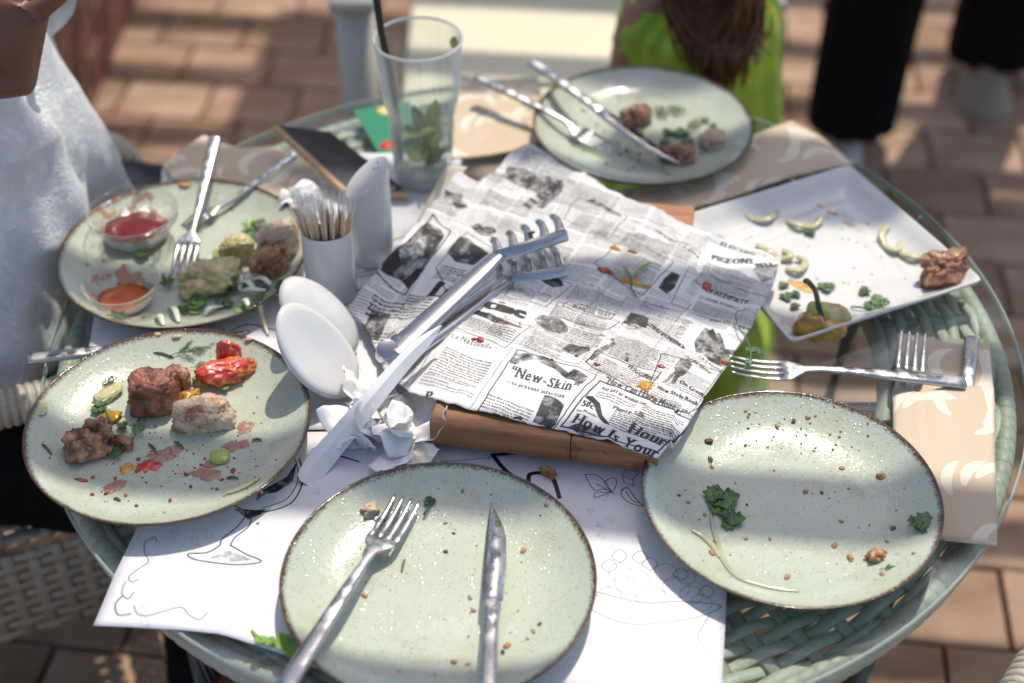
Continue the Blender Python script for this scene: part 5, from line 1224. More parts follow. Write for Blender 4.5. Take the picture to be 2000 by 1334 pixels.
dill('dill_frond', 'tiny dill bit at the left of the near right plate', on(Rp, 1391, 907, .001), .007, 21, 1.8)
dill('dill_frond', 'thin dill bit at the bottom of the near right plate', on(Rp, 1720, 1112, .001), .014, 22, -.2)
# --- far plate
Bp = 'B'
chunk('meat_chunk', 'browned meat scrap beside the knife handle on the far plate', 'meat', on(Bp, 1243, 240), .0190, .0120, .0130, m_meat, 31, .2, amp=.35)
chunk('meat_chunk', 'meat scrap at the knife tip on the far plate', 'meat', on(Bp, 1322, 312), .0200, .0130, .0120, m_meat, 33, .2, amp=.35)
chunk('meat_chunk', 'meat scrap at the right of the far plate', 'meat', on(Bp, 1390, 285), .0165, .0130, .0120, m_chick, 35, .2, amp=.35)
for i, (x, y, s) in enumerate([(1330, 270, .017), (1352, 282, .015), (1310, 258, .015), (1375, 262, .012), (1372, 240, .010), (1300, 285, .012), (1398, 248, .009)]):
    parsley('herb_leaf', 'herb leaf among the scraps on the far plate', on(Bp, x, y, .001), s, 40 + i, i * 1.3, group='herb leaves on the far plate')
for i, (x, y) in enumerate([(1335, 262), (1300, 240), (1350, 225)]): dill('dill_frond', 'dill frond on the scraps of the far plate', on(Bp, x, y, .003), .026, 60 + i, .8 + i, group='dill on the far plate')
crumbs('fine_crumbs', 'crumbs scattered over the far plate', scatter(Bp, 60, .001, .003, .09), m_crumb, None)
# --- upper left plate
Up = 'U'
chunk('potato_half', 'halved boiled potato with pale cut face on the upper left plate', 'potato', on(Up, 466, 505), .0190, .0125, .0170, m_pot, 41, .3, amp=.15)
chunk('potato_half', 'crushed potato heap in the middle of the upper left plate', 'potato', on(Up, 422, 558), .0300, .0200, .0140, m_pot, 43, .2, amp=.5, edgy=.4)
chunk('potato_half', 'brownish potato piece at the near left of the potato heap', 'potato', on(Up, 385, 575), .0160, .0110, .0100, m_pot, 45, .2, amp=.35)
chunk('meat_chunk', 'rounded slab of roast meat standing at the right rim of the upper left plate', 'meat', on(Up, 548, 505), .0230, .0130, .0290, m_chick, 47, .5, amp=.18)
chunk('meat_chunk', 'shredded brown meat leaning against the slab on the upper left plate', 'meat', on(Up, 532, 535), .0190, .0140, .0190, m_meat, 49, .5, amp=.4, edgy=.4)
for i, (x, y, x2, y2, b) in enumerate([(440, 470, 470, 520, 10), (420, 525, 470, 530, 6), (455, 520, 452, 560, 8), (470, 545, 520, 548, -6), (480, 560, 530, 565, 8), (455, 560, 500, 585, 10), (470, 580, 520, 575, -10), (400, 618, 440, 600, -8), (305, 620, 320, 638, 2), (470, 600, 486, 606, 3), (500, 540, 560, 530, 10), (540, 520, 580, 480, 8), (448, 540, 470, 575, 12), (330, 600, 350, 632, 3)]):
    p1, p2 = on(Up, x, y, .006 if 430 < x < 540 else .002), on(Up, x2, y2, .006 if 430 < x < 540 else .002); md = p1.lerp(p2, .5) + Vector((b * .0005, b * .0004, .006))
    strip('cabbage_shred', 'pale cabbage shred on the upper left plate', 'cabbage', [p1, md, p2], .0034, .35, m_cab, 16, 'pale cabbage shreds on the upper left plate')
for i, (x, y, s) in enumerate([(490, 455, .018), (500, 470, .016), (505, 440, .014), (370, 608, .018), (390, 600, .016), (450, 592, .018), (470, 605, .014), (352, 612, .012), (510, 590, .014), (434, 500, .014), (540, 560, .012), (255, 600, .014), (325, 470, .012), (280, 500, .014)]):
    parsley('herb_leaf', 'chopped parsley leaf on the upper left plate', on(Up, x, y, .005 if y < 560 else .002), s, 80 + i, i * 1.7, group='chopped parsley on the upper left plate', mat=m_mint if i % 3 == 0 else None)
for i, (x, y) in enumerate([(425, 590), (330, 575), (260, 632), (310, 560), (455, 540), (500, 570)]): dill('dill_frond', 'dill frond on the upper left plate', on(Up, x, y, .004), .022, 100 + i, .8 + i, group='dill on the upper left plate')
strip('onion_strand', 'limp brown onion strand hanging over the rim of the upper left plate', 'onion', [on(Up, 484, 596, .003), on(Up, 505, 592, .003), P(512, 620, .012), P(524, 655, .0045)], .0026, .5, m_oni, 24)
strip('onion_strand', 'onion strand under the fork tines on the upper left plate', 'onion', [on(Up, 345, 545, .002), on(Up, 325, 548, .002), on(Up, 300, 556, .002)], .0024, .5, m_oni, 16)
chunk('crumb', 'reddish crumb at the far rim of the upper left plate', 'crumb', on(Up, 362, 366), .008, .005, .004, m_crumb, 95, .3, sub=3)
crumbs('fine_crumbs', 'crumbs scattered over the upper left plate', scatter(Up, 50, .0008, .0024, .11), m_crumb, None)
# --- square platter
cen_sq = sum(SQ, Vector()) / 4
def ring_on(pts, lb, wd=.0044): strip('onion_ring', lb, 'onion', [onsq(x, y, .002 + (.004 if k % 2 else 0)) for k, (x, y) in enumerate(pts)], wd, .55, m_oni, 30, 'marinated onion pieces on the square platter', taper=.4)
ring_on([(1440, 392), (1448, 412), (1470, 428), (1500, 428), (1518, 412)], 'curved onion ring near the far left edge of the square platter')
ring_on([(1538, 430), (1560, 440), (1590, 442), (1605, 425)], 'onion piece with herb near the middle of the square platter')
ring_on([(1742, 436), (1722, 455), (1730, 480), (1750, 488), (1762, 470)], 'curved onion ring near the right edge of the square platter')
ring_on([(1748, 490), (1785, 502), (1815, 500), (1832, 485)], 'onion strip beside the meat scrap on the square platter')
ring_on([(1478, 478), (1500, 490), (1520, 505), (1545, 500), (1530, 488)], 'onion ring next to the newspaper corner')
ring_on([(1535, 525), (1560, 528), (1572, 512), (1555, 500)], 'coiled onion ring right of the newspaper corner')
chunk('meat_chunk', 'ragged brown scrap of meat in the right corner of the square platter', 'meat', onsq(1840, 545), .0250, .0170, .0200, m_meat, 53, .3, amp=.4, edgy=.4)
pe = thing('pepper_stub', 'stub of a pickled yellow pepper with its dark curved stem on the square platter', 'pepper', tuple(onsq(1600, 640)))
for (dx, dy, rx, ry, rz_, sd_, mt_) in ((-.013, -.012, .0170, .0130, .0150, 1, m_pep), (.008, -.012, .0180, .0120, .0110, 2, m_pep), (.010, .006, .0210, .0140, .0140, 3, m_pot), (-.004, .004, .0130, .0120, .0170, 4, m_lime)):
    V, F = chunk_geo(rx, ry, rz_, 300 + sd_, .22, 3); mesh('pepper_flesh', [v + Vector((dx, dy, 0)) for v in V], F, mt_, pe)
g = G(); g.tube(spline([(-.002, -.006, .020), (-.006, .0, .034), (-.010, .006, .046), (-.018, .010, .054), (-.021, .010, .052)], 16), [.0046, .0040, .0036, .0032, .0030, .0030, .0030, .0030, .0030, .0032, .0034, .0036, .0036, .0034, .003, .002], 10, .8); g.obj('stem', foodmat('pepper_stem', [(.3, (.03, .03, .01)), (.7, (.14, .12, .03))], 40), pe)
for i, (x, y, s) in enumerate([(1700, 608, .022), (1722, 598, .018), (1590, 455, .012), (1828, 490, .010), (1680, 568, .012), (1530, 585, .012), (1534, 562, .010), (1560, 575, .010), (1612, 555, .016), (1545, 598, .01)]):
    parsley('herb_leaf', 'parsley leaf lying on the square platter', onsq(x, y, .001), s, 120 + i, -1 + i * 1.3, group='parsley leaves on the square platter', stem=(-.02, .006) if i == 0 else None)
for i, (x, y, rx, ry) in enumerate([(1602, 402, .006, .002), (1622, 415, .005, .002), (1632, 418, .003, .002), (1660, 438, .007, .0025), (1695, 437, .003, .002), (1725, 425, .005, .002), (1540, 400, .003, .002), (1518, 382, .003, .002), (1570, 560, .02, .006)]):
    smear('sauce_mark', 'orange sauce mark on the white floor of the square platter', 'food smear', onsq(x, y, .0002), rx, ry, m_redb if i == 2 else m_orange, i + 50, -.7, .0005, group='orange sauce marks on the square platter')
g_dr = G()
for _ in range(60):
    p = onsq(random.uniform(1450, 1820), random.uniform(420, 560), .0); g_dr.lathe([(.0016, 0), (.0013, .0006), (.0004, .0010)], 8, p)
tag(anchored('oil_drops', g_dr.V, g_dr.F, M('oil_drop', (.85, .84, .76), .05, coat=1.0).m), 'clear oil drops dotted over the square platter', 'oil drops', kind='stuff')
# --- on the newspaper, board and placemats
def npz(px, py, e=0.0): return P(px, py, .0490 + e)
def hug(p):
    """drop a point onto the newspaper sheet"""
    ok, loc, no, idx = news.ray_cast(Vector((p.x, p.y, TZ + .3)) - news.location, Vector((0, 0, -1))); return Vector((p.x, p.y, (loc + news.location).z if ok else p.z))
bpy.context.view_layer.update()
for i, (x, y, rx, ry, m_, lb) in enumerate([(1202, 484, .0065, .003, m_orange, 'orange pepper scrap high on the newspaper sheet'), (1236, 488, .0055, .002, m_orange, 'thin orange pepper scrap right of the other high one'), (1182, 528, .0085, .0055, m_redb, 'red-brown end of pepper peel on the newspaper sheet'), (1232, 544, .0110, .0050, m_orange, 'orange pepper peel crossed by a green stalk'), (1262, 552, .0060, .0030, m_orange, 'right end of the orange pepper peel on the newspaper'), (1382, 546, .0050, .0070, m_redb, 'reddish smear above the hair tonic advert'), (1262, 748, .0085, .0070, m_orange, 'orange crumb smear on the WIGGINS advert'), (938, 672, .0045, .0035, m_redb, 'red sauce blob above the left letter advert'), (926, 671, .0030, .0018, m_redb, 'small red fleck left of the red sauce blob'), (1420, 688, .0060, .0035, m_crumb, 'tan crumb below the houses picture'), (1166, 708, .0040, .0022, m_redb, 'red fleck at the left of the WIGGINS advert'), (1292, 708, .0045, .0025, m_redb, 'red fleck right of the WIGGINS advert'), (1126, 696, .0022, .0016, m_redb, 'tiny red fleck on the jar picture'), (1078, 706, .0016, .0014, m_redb, 'tiny red dot above the New-Skin advert'), (1197, 659, .0024, .0016, m_orange, 'tiny orange dot left of the oval emblem')]):
    smear('food_scrap', lb, 'food scrap', hug(npz(x, y)), rx, ry, m_, i * 2.1 + 70, -.4, .0030 if rx > .005 else .0016, surf=lambda w_: hug(w_).z)
strip('herb_stalk', 'green herb stalk curled over the orange peel on the newspaper', 'herb', [hug(npz(x, y)) + Vector((0, 0, e)) for x, y, e in ((1218, 518, .002), (1232, 545, .007), (1234, 562, .004), (1245, 575, .001))], .0010, .8, m_dill, 16)
strip('herb_stalk', 'straight green herb stalk rising from the orange peel', 'herb', [hug(npz(x, y)) + Vector((0, 0, e)) for x, y, e in ((1230, 548, .006), (1250, 528, .006), (1272, 512, .003))], .0016, .7, m_mint, 12)
strip('pea_tendril', 'thin green pea tendril hanging over the right edge of the newspaper sheet', 'herb', [P(x, y, z) for x, y, z in ((1455, 605, .046), (1437, 612, .046), (1443, 640, .045), (1460, 665, .043), (1466, 700, .042), (1450, 722, .040), (1430, 735, .038))], .0008, 1, m_dill, 40)
for (x, y, z, s, k) in ((1475, 690, .040, .011, 1), (1490, 688, .038, .009, 2), (1460, 705, .040, .009, 3)): parsley('herb_leaf', ['topmost', 'rightmost', 'lowest'][(k + 1) % 3 if k == 1 else k - 2] + ' small round pea leaf on the tendril beside the newspaper', P(x, y, z), s, 140 + k, k, group='pea leaves on the tendril')
dill('dill_frond', 'dill bit caught in the upper comb of the tongs', P(1026, 462, .090), .010, 77, .6)
chunk('crumb', 'tan crust flake standing on the placemat between the plates', 'crumb', P(1070, 931, .002), .0074, .0022, .0080, m_crumb, 97, -.5, sub=3, amp=.6)
crumbs('fine_crumbs', 'orange crumbs scattered over the newspaper sheet', [(hug(npz(random.gauss(x, 26), random.gauss(y, 22))), random.uniform(.0005, .0013)) for x, y in ((1130, 640), (1240, 740), (1150, 600), (1200, 560), (1260, 760), (990, 640)) for _ in range(14)], m_orange, None)
st_ = G(); st_.tube(spline([P(492, 1232, .003), P(510, 1248, .006), P(545, 1262, .004), P(572, 1285, .006)], 16), .0014, 8)
for (x, y, a, s) in ((520, 1246, 2.2, .012), (518, 1250, -2.0, .011), (565, 1275, .6, .019), (560, 1282, -1.2, .021), (575, 1285, -2.4, .017)):
    V, F = leaf_geo(s, s * .42, .3, .12); rm = Euler((.25, .1, a)).to_matrix(); st_.add([rm @ v + P(x, y, .005) for v in V], F)
o = st_.top('parsley_sprig', m_mint, 'green herb sprig lying on the placemat at the front table edge', 'herb')

# ================================================================ CHAIRS
def wicker_panel(parent, name, A_, B_, C_, D_, nu, nv, mat, wd=.006, gap=.5, skip=3, seed=0):
    """woven panel between corners A(bottom-left) B C D: wavy strips both ways"""
    g = G(); A_, B_, C_, D_ = map(Vector, (A_, B_, C_, D_)); n_ = (B_ - A_).cross(D_ - A_).normalized()
    for j in range(nv):
        v = (j + .5) / nv; p0, p1 = A_.lerp(D_, v), B_.lerp(C_, v); k = nu * 2
        path = [p0.lerp(p1, i / k) + n_ * (.0022 * math.sin(PI * i / 2 + PI * (j % 2))) for i in range(k + 1)]
        g.tube(path, (D_ - A_).length / nv * gap, 6, .30, up=n_)
    h = G()
    for i in range(nu):
        u = (i + .5) / nu; p0, p1 = A_.lerp(B_, u), D_.lerp(C_, u); h.tube([p0, p0.lerp(p1, .5), p1], (B_ - A_).length / nu * .28, 6, .35, up=n_)
    tag(g.obj(name, mat, parent, world=False), kind='stuff'); tag(h.obj('warp_strips', mat, parent, world=False), kind='stuff')
def wrapleg(parent, name, a, b, r, mat, turns=40):
    g = G(); a, b = Vector(a), Vector(b); n = turns * 4; g.tube([a.lerp(b, i / n) for i in range(n + 1)], [r * (1 + .05 * math.cos(2 * PI * i / 4)) for i in range(n + 1)], 14); g.obj(name, mat, parent)
def wicker_chair(label, loc, rz_, mat, holes=True, arm=True):
    """open faces +x; seat 0.50 wide"""
    c = thing('wicker_armchair', label, 'chair', loc, rz_, 'wicker armchairs round the table')
    wicker_panel(c, 'seat_weave', (-.25, -.25, .445), (.25, -.25, .445), (.25, .25, .445), (-.25, .25, .445), 18, 22, mat, gap=.40)
    for (A_, B_) in (((-.25, -.26, .30), (.26, -.26, .30)), ((.26, -.26, .30), (.26, .26, .30)), ((.26, .26, .30), (-.25, .26, .30)), ((-.25, .26, .30), (-.25, -.26, .30))):
        wicker_panel(c, 'apron_weave', A_, B_, Vector(B_) + Vector((0, 0, .14)), Vector(A_) + Vector((0, 0, .14)), 18, 9, mat, gap=.42)
    for x in (-.24, .25):
        for y in (-.25, .25): wrapleg(c, 'leg', (x, y, .32), (x * 1.06, y * 1.04, 0), .021, mat)
    wicker_panel(c, 'back_weave', (-.26, -.25, .45), (-.26, .25, .45), (-.36, .25, .88), (-.36, -.25, .88), 16, 24, mat, gap=.40)
    for y in (-.25, .25):
        g = G(); path = spline([(.27, y, .42), (.285, y, .60), (.20, y * 1.03, .652), (0, y * 1.06, .665), (-.20, y * 1.0, .68), (-.30, y, .72)], 60); g.tube(path, [.020 for i in range(60)], 12); g.obj('arm_rest', m_sand, c)
        for i in range(0, 59):
            p_, q_ = path[i], path[i + 1]; k_ = (q_ - p_).length; n_w = max(1, round(k_ / .012)); g2 = G() if i == 0 else g2
            for w_ in range(n_w):
                a_ = p_.lerp(q_, (w_ + .08) / n_w); b_ = p_.lerp(q_, (w_ + .92) / n_w); g2.tube([a_, a_.lerp(b_, .5), b_], [.0208, .0222, .0208], 12)
        tag(g2.obj('arm_wrap', m_sand, c), kind='stuff')
    g = G(); path = spline([(-.27, -.27, .45), (-.35, -.27, .84), (-.37, -.15, .90), (-.37, .15, .90), (-.35, .27, .84), (-.27, .27, .45)], 90); g.tube(path, [.018 * (1 + .10 * math.cos(i * 2.1)) for i in range(90)], 12); g.obj('back_rim', m_sand, c)
    return c
ch1 = wicker_chair('wicker armchair with the woman in white on it, at the left edge', (-.70, 1.37, 0), R(22), m_taupe)
ch2 = copy_tree(ch1, (.686, .658, 0), (0, 0, R(49.4)), 'wicker armchair whose arm shows at the bottom right corner')
# round leather pouf half under the table at the front
pf = thing('round_pouf', 'red-brown leather pouf under the near edge of the table', 'pouf', (-.10, .98, 0))
g = G(); g.lathe([(.18, 0), (.225, .02), (.245, .12), (.25, .25), (.235, .37), (.20, .43), (.12, .452), (.001, .455)], 48); g.obj('body', m_leather, pf)
g = G(); g.lathe([(.236, .365), (.2405, .372), (.236, .379)], 48); g.obj('piping', m_leather, pf)
# cream plastic lounge chair across the way
cc = thing('cream_chair', 'wide cream plastic chair in banded sun beyond the table', 'chair', (.07, 2.36, 0))
def rslab(cx, cy, z, sx, sy, th, r, n=8):
    pts = []
    for (qx, qy, a0) in ((1, 1, 0), (-1, 1, 90), (-1, -1, 180), (1, -1, 270)):
        for k in range(n + 1): a = R(a0 + 90 * k / n); pts.append((cx + qx * (sx / 2 - r) + r * math.cos(a), cy + qy * (sy / 2 - r) + r * math.sin(a)))
    g = G(); g.loft([[Vector((x, y, z - th)) for x, y in pts], [Vector((x, y, z)) for x, y in pts]]); return g
bevel(rslab(0, 0, .42, .52, .62, .05, .07).obj('seat', m_cream, cc, smooth=False), .012, 3)
for (x, y) in ((-.21, .24), (.21, .24), (-.21, -.22), (.21, -.22)):
    g = G(); g.tube([(x, y, .38), (x * 1.05, y * 1.05, 0)], [.028, .020], 12); g.obj('leg', m_cream, cc)
for sx in (-1, 1):
    g = G(); g.tube([(sx * .320, -.30, 0), (sx * .316, -.30, .35), (sx * .312, -.29, .66)], [.027, .030, .030], 14, .8, sq=3); g.obj('arm_post', m_postw, cc)
    g = G(); g.tube([(sx * .312, -.34, .675), (sx * .312, .0, .68), (sx * .312, .32, .67)], [.035, .038, .03], 12, .35, sq=3); g.obj('arm_rest', m_postw, cc)
g = G(); V, UV = coons([(-.26, .30, .42), (.26, .30, .42)], [(.26, .30, .42), (.26, .46, .88)], [(-.26, .46, .88), (.26, .46, .88)], [(-.26, .30, .42), (-.26, .46, .88)], 12, 12); bo = mesh('backrest', V, grid_faces(12, 12), m_cream, cc); solid(bo, .02)

# ================================================================ PEOPLE
def skin_body(name, J, E, mat, parent=None, root='pelvis', sub=2):
    """one continuous body: joints {name: (pos, radius)} grown with a Skin modifier"""
    names = list(J); me = bpy.data.meshes.new(name); me.from_pydata([J[k][0] for k in names], [(names.index(a), names.index(b)) for a, b in E], []); o = bpy.data.objects.new(name, me); link(o)
    m = o.modifiers.new('skin', 'SKIN'); m.use_smooth_shade = True
    for i, k in enumerate(names):
        r_ = J[k][1]; me.skin_vertices[0].data[i].radius = (r_, r_) if not hasattr(r_, '__len__') else r_; me.skin_vertices[0].data[i].use_root = (k == root)
    s_ = o.modifiers.new('sub', 'SUBSURF'); s_.levels = sub; s_.render_levels = sub
    dg = bpy.context.evaluated_depsgraph_get(); nm = bpy.data.meshes.new_from_object(o.evaluated_get(dg)); bpy.data.objects.remove(o)
    nm.materials.clear(); nm.materials.append(mat); nm.polygons.foreach_set('use_smooth', [True] * len(nm.polygons)); q = bpy.data.objects.new(name, nm); link(q, parent)
    if parent is not None: q.location = -Vector(parent.location)
    return q
def V3(*a): return Vector(a)
def hand(J, E, wrist_key, wrist, d, nrm, s=1.0, curl=.5, pre='h'):
    """palm and five fingers as chains of joints; d = pointing direction, nrm = back-of-hand normal"""
    d = d.normalized(); sd = d.cross(nrm).normalized(); pal = pre + 'palm'; J[pal] = (wrist + d * .045 * s, (.036 * s, .016 * s)); E.append((wrist_key, pal))
    for i, (off, L) in enumerate(((-.030, .062), (-.010, .074), (.010, .070), (.029, .055))):
        p = wrist + d * .088 * s + sd * off * s; k0 = pre + 'f%d' % i; J[k0] = (p, .0105 * s); E.append((pal, k0)); dd = d.copy(); pk_ = k0
        for j in range(3):
            dd = (Matrix.Rotation(-curl * (.9 if j else .7), 3, sd) @ dd).normalized(); p = p + dd * L * s * (.45, .32, .23)[j]; k = k0 + '_%d' % j; J[k] = (p, (.0092, .0086, .0074)[j] * s); E.append((pk_, k)); pk_ = k
    p = wrist + d * .025 * s - sd * .032 * s; k0 = pre + 't'; J[k0] = (p, .014 * s); E.append((pal, k0)); dd = (d * .7 - sd * .7).normalized(); pk_ = k0
    for j in range(2): dd = (dd + d * .25 - nrm * .25 * curl).normalized(); p = p + dd * .032 * s; k = k0 + '_%d' % j; J[k] = (p, (.0115, .009)[j] * s); E.append((pk_, k)); pk_ = k
def skinmat(name, c): 
    m = M(name, c, .45, sss=.12); m.set('Subsurface Radius', (.01, .004, .002)); n = m.noise(40); m.color(m.ramp(n, [(.3, tuple(x * .85 for x in c)), (.7, tuple(min(x * 1.12, 1) for x in c))])); m.bump(m.noise(400, detail=3), .15, .0004); return m.m
sk1 = skinmat('tan_skin', (.17, .075, .045)); sk2 = skinmat('child_skin', (.42, .21, .13)); sk3 = skinmat('skin', (.45, .27, .19))
m_shoe = noisy('grey_knit_sneaker', (.24, .20, .15), (.33, .28, .21), 120, .8, .4).m; m_black = noisy('black_cloth', (.005, .005, .006), (.010, .010, .011), 60, .95, .3, spec=.1).m
m_navy = noisy('dark_navy_cloth', (.010, .012, .022), (.02, .024, .04), 60, .9, .3).m; m_sock = noisy('white_sock', (.55, .52, .5), (.68, .66, .64), 90, .9, .3).m
mb = M('white_broderie_cotton', (.86, .86, .86), .8, sss=.08, sheen=.2); cb = mb.co(scale=(1, 1, 1)); fl = mb.ramp(mb.voro(26, cb, 'SMOOTH_F1'), [(.25, (1, 1, 1)), (.42, (0, 0, 0))]); em = mb.noise(150, cb, 3)
wv = mb.noise(34, cb, 2, .5, 3.0); ln = mb.math('MULTIPLY', mb.math('SINE', mb.math('MULTIPLY', wv, 70.0)), .35); mb.bump(mb.math('ADD', ln, mb.math('MULTIPLY', em, 1.1)), .6, .003); m_blouse = mb.m
def face_bits(parent, c, r, fwd, mat_skin):
    """eyes, nose, mouth, ears of a head centred c, looking along fwd"""
    f = fwd.normalized(); s_ = f.cross(V3(0, 0, 1)).normalized(); wmat = M('eye_white', (.8, .8, .78), .2).m; dm = M('dark_iris', (.03, .015, .01), .2).m; lp = M('lips', (.35, .09, .07), .4).m
    for k in (-1, 1):
        g = G(); V, F = chunk_geo(.012, .012, .010, 1, 0, 2, 0); g.add([v + c + f * r * .84 + s_ * k * .030 + V3(0, 0, -.004) for v in V], F); g.obj('eye', wmat, parent, world=True)
        g = G(); V, F = chunk_geo(.005, .005, .005, 1, 0, 2, 0); g.add([v + c + f * (r * .84 + .011) + s_ * k * .030 + V3(0, 0, -.001) for v in V], F); g.obj('iris', dm, parent, world=True)
        g = G(); g.tube([c + s_ * k * r * .86 + V3(0, 0, -.03), c + s_ * k * r * .98 + V3(0, 0, .0), c + s_ * k * r * .93 + V3(0, 0, .02)], [.008, .015, .010], 10, .5); g.obj('ear', mat_skin, parent, world=True)
    g = G(); g.tube([c + f * r * .88 + V3(0, 0, .01), c + f * (r * 1.05) + V3(0, 0, -.022), c + f * r * .96 + V3(0, 0, -.032)], [.007, .012, .009], 10); g.obj('nose', mat_skin, parent, world=True)
    g = G(); g.tube([c + f * r * .90 - s_ * .024 + V3(0, 0, -.056), c + f * r * .985 + V3(0, 0, -.054), c + f * r * .90 + s_ * .024 + V3(0, 0, -.056)], [.003, .0065, .003], 10); g.obj('mouth', lp, parent, world=True)
def garment(name, rings, mat, parent, folds=.01, fz=1.0, seed=1, n=64, nz_=40, th=.002):
    """rings: (cx, cy, z, rx, ry) keys lofted into cloth with folds"""
    V = []
    for j in range(nz_):
        t = j / (nz_ - 1) * (len(rings) - 1); k = min(int(t), len(rings) - 2); f = t - k; f = f * f * (3 - 2 * f); a = [rings[k][i] * (1 - f) + rings[k + 1][i] * f for i in range(5)]
        for i in range(n):
            q = 2 * PI * i / n; am = folds * (1 if len(rings[k]) < 6 else rings[k][5]); w_ = am * (.35 * math.sin(q * 13 + 6 * nz((math.cos(q) * 1.3, a[2] * 1.6, seed), 1.5)) + .6 * nz((math.cos(q) * 2.2, math.sin(q) * 2.2, a[2] * 2.2 * fz + seed), 1.6) + .6 * (1 - abs(nz((math.cos(q) * 2 + a[2], math.sin(q) * 2, a[2] * 3.5 * fz + seed * 3), 2.2))) + .25 * math.sin(q * 9 + 4 * nz((q, a[2] * 5, seed))))
            V.append(Vector((a[0] + (a[3] + w_) * math.cos(q), a[1] + (a[4] + w_) * math.sin(q), a[2])))
    F = [(j * n + i, j * n + (i + 1) % n, (j + 1) * n + (i + 1) % n, (j + 1) * n + i) for j in range(nz_ - 1) for i in range(n)]
    o = mesh(name, V, F, mat, parent, world=True); solid(o, th); return o
def sleeve(name, pts, rad, mat, parent, n=40, fold=.004, seed=0, th=.002):
    g = G(); path = spline(pts, n); rr = lerp_list(rad, n); k = 28; rings = []
    for i, p in enumerate(path):
        t = (path[min(i + 1, n - 1)] - path[max(i - 1, 0)]).normalized(); a = t.cross(V3(0, 0, 1)); a = a.normalized() if a.length > .01 else V3(1, 0, 0); b = a.cross(t)
        rings.append([p + (a * math.cos(2 * PI * j / k) + b * math.sin(2 * PI * j / k)) * (rr[i] + fold * (nz((i * .25, math.cos(2 * PI * j / k) * 2, math.sin(2 * PI * j / k) * 2 + seed), 1.3) * 1.6 + .4 * math.sin(5 * 2 * PI * j / k + i * .4))) for j in range(k)])
    g.loft(rings, caps=False); o = g.obj(name, mat, parent, world=True); solid(o, th); return o
def shoe(parent, toe, heel, mat, wd=.048, ht=.075):
    d = toe - heel; g = G(); ks = [(0, .6, .85), (.12, .85, 1.0), (.30, .80, .98), (.50, .92, .78), (.75, 1.0, .55), (.92, .82, .42), (1.0, .35, .22)]
    s_ = d.cross(V3(0, 0, 1)).normalized(); rings = []
    for (t, a, b) in ks: rings.append([heel + d * t + s_ * (wd * a * math.cos(q) * (1 if math.sin(q) < 0 else .92)) + V3(0, 0, .022 + max(math.sin(q), -.30) * ht * b) for q in [2 * PI * j / 20 for j in range(20)]])
    g.loft(rings); subd(g.obj('shoe', mat, parent, world=True)); g = G()
    rings = [[heel + d * (-.01 + 1.03 * t) + s_ * (wd * (a + .06) * c_ * 1.02) + V3(0, 0, z) for (c_, z) in ((-1, 0), (-1.0, .020), (1.0, .020), (1, 0))] for (t, a, b) in ks]
    g.loft(rings); g.obj('sole', m_soleb, parent, world=True)
m_soleb = M('brown_rubber_sole', (.16, .10, .07), .7).m

# woman in white at the left
wo = thing('person', 'seated woman in a white embroidered blouse with one bare hand raised, at the left', 'person', (-.72, 1.42, 0))
J = {}; E = []
def add(k, p, r_, frm=None): J[k] = (V3(*p), r_); 
for k, p, r_, f in [('pelvis', (-.76, 1.42, .52), (.14, .15), None), ('waist', (-.75, 1.42, .70), (.11, .13), 'pelvis'), ('chest', (-.73, 1.42, .90), (.11, .15), 'waist'), ('neckb', (-.72, 1.42, 1.08), .075, 'chest'), ('neck', (-.71, 1.42, 1.16), .055, 'neckb'), ('headl', (-.69, 1.42, 1.23), .075, 'neck'), ('head', (-.68, 1.42, 1.32), .098, 'headl'), ('headt', (-.69, 1.42, 1.40), .07, 'head'),
                    ('shR', (-.72, 1.24, 1.04), .062, 'neckb'), ('elR', (-.84, 1.10, .84), .044, 'shR'), ('wrR', (-.560, 1.290, .955), .036, 'elR'), ('shL', (-.72, 1.60, 1.04), .062, 'neckb'), ('elL', (-.66, 1.74, .86), .044, 'shL'), ('wrL', (-.555, 1.50, .985), .031, 'elL'),
                    ('hipR', (-.74, 1.32, .52), .10, 'pelvis'), ('knR', (-.36, 1.22, .50), .062, 'hipR'), ('anR', (-.38, 1.20, .10), .042, 'knR'), ('toR', (-.24, 1.18, .04), .035, 'anR'), ('hipL', (-.74, 1.54, .52), .10, 'pelvis'), ('knL', (-.48, 1.66, .50), .065, 'hipL'), ('anL', (-.48, 1.62, .10), .042, 'knL'), ('toL', (-.36, 1.66, .04), .035, 'anL')]:
    J[k] = (V3(*p), r_)
    if f: E.append((f, k))
J['wrR'] = (PY(22, 132, 1.30), .036); J['elR'] = (J['wrR'][0] + V3(-.24, -.04, .01), .044)
hand(J, E, 'wrR', J['wrR'][0], V3(.36, .08, .90), V3(-.15, -.80, .55), 1.10, .35, 'r'); hand(J, E, 'wrL', J['wrL'][0], V3(.25, -.50, .80), V3(.6, .6, .3), 1.0, .5, 'l')
skin_body('body', J, E, sk1, wo)
rp = J['rt_0'][0]; dd = (J['rt_1'][0] - rp).normalized(); g = G(); q = dd.to_track_quat('Z', 'Y').to_matrix(); g.lathe([(.0112, -.0022), (.0122, -.0010), (.0122, .0010), (.0112, .0022), (.0105, .0), ], 28); mring = M('silver_ring', (.8, .74, .6), .12, metal=1.0).m; mesh('ring', [q @ v + rp.lerp(J['rt_1'][0], .2) for v in g.V], [f for f in g.F if len(f) == 4], mring, wo, world=True)
garment('blouse', [(-.76, 1.40, .455, .235, .29), (-.74, 1.40, .53, .245, .275), (-.715, 1.42, .66, .235, .25), (-.71, 1.42, .76, .215, .235), (-.71, 1.42, .86, .185, .225), (-.72, 1.42, .95, .150, .21), (-.72, 1.42, 1.04, .115, .20), (-.72, 1.42, 1.10, .075, .10)], m_blouse, wo, .034, 1.2, 3, 170, 100)
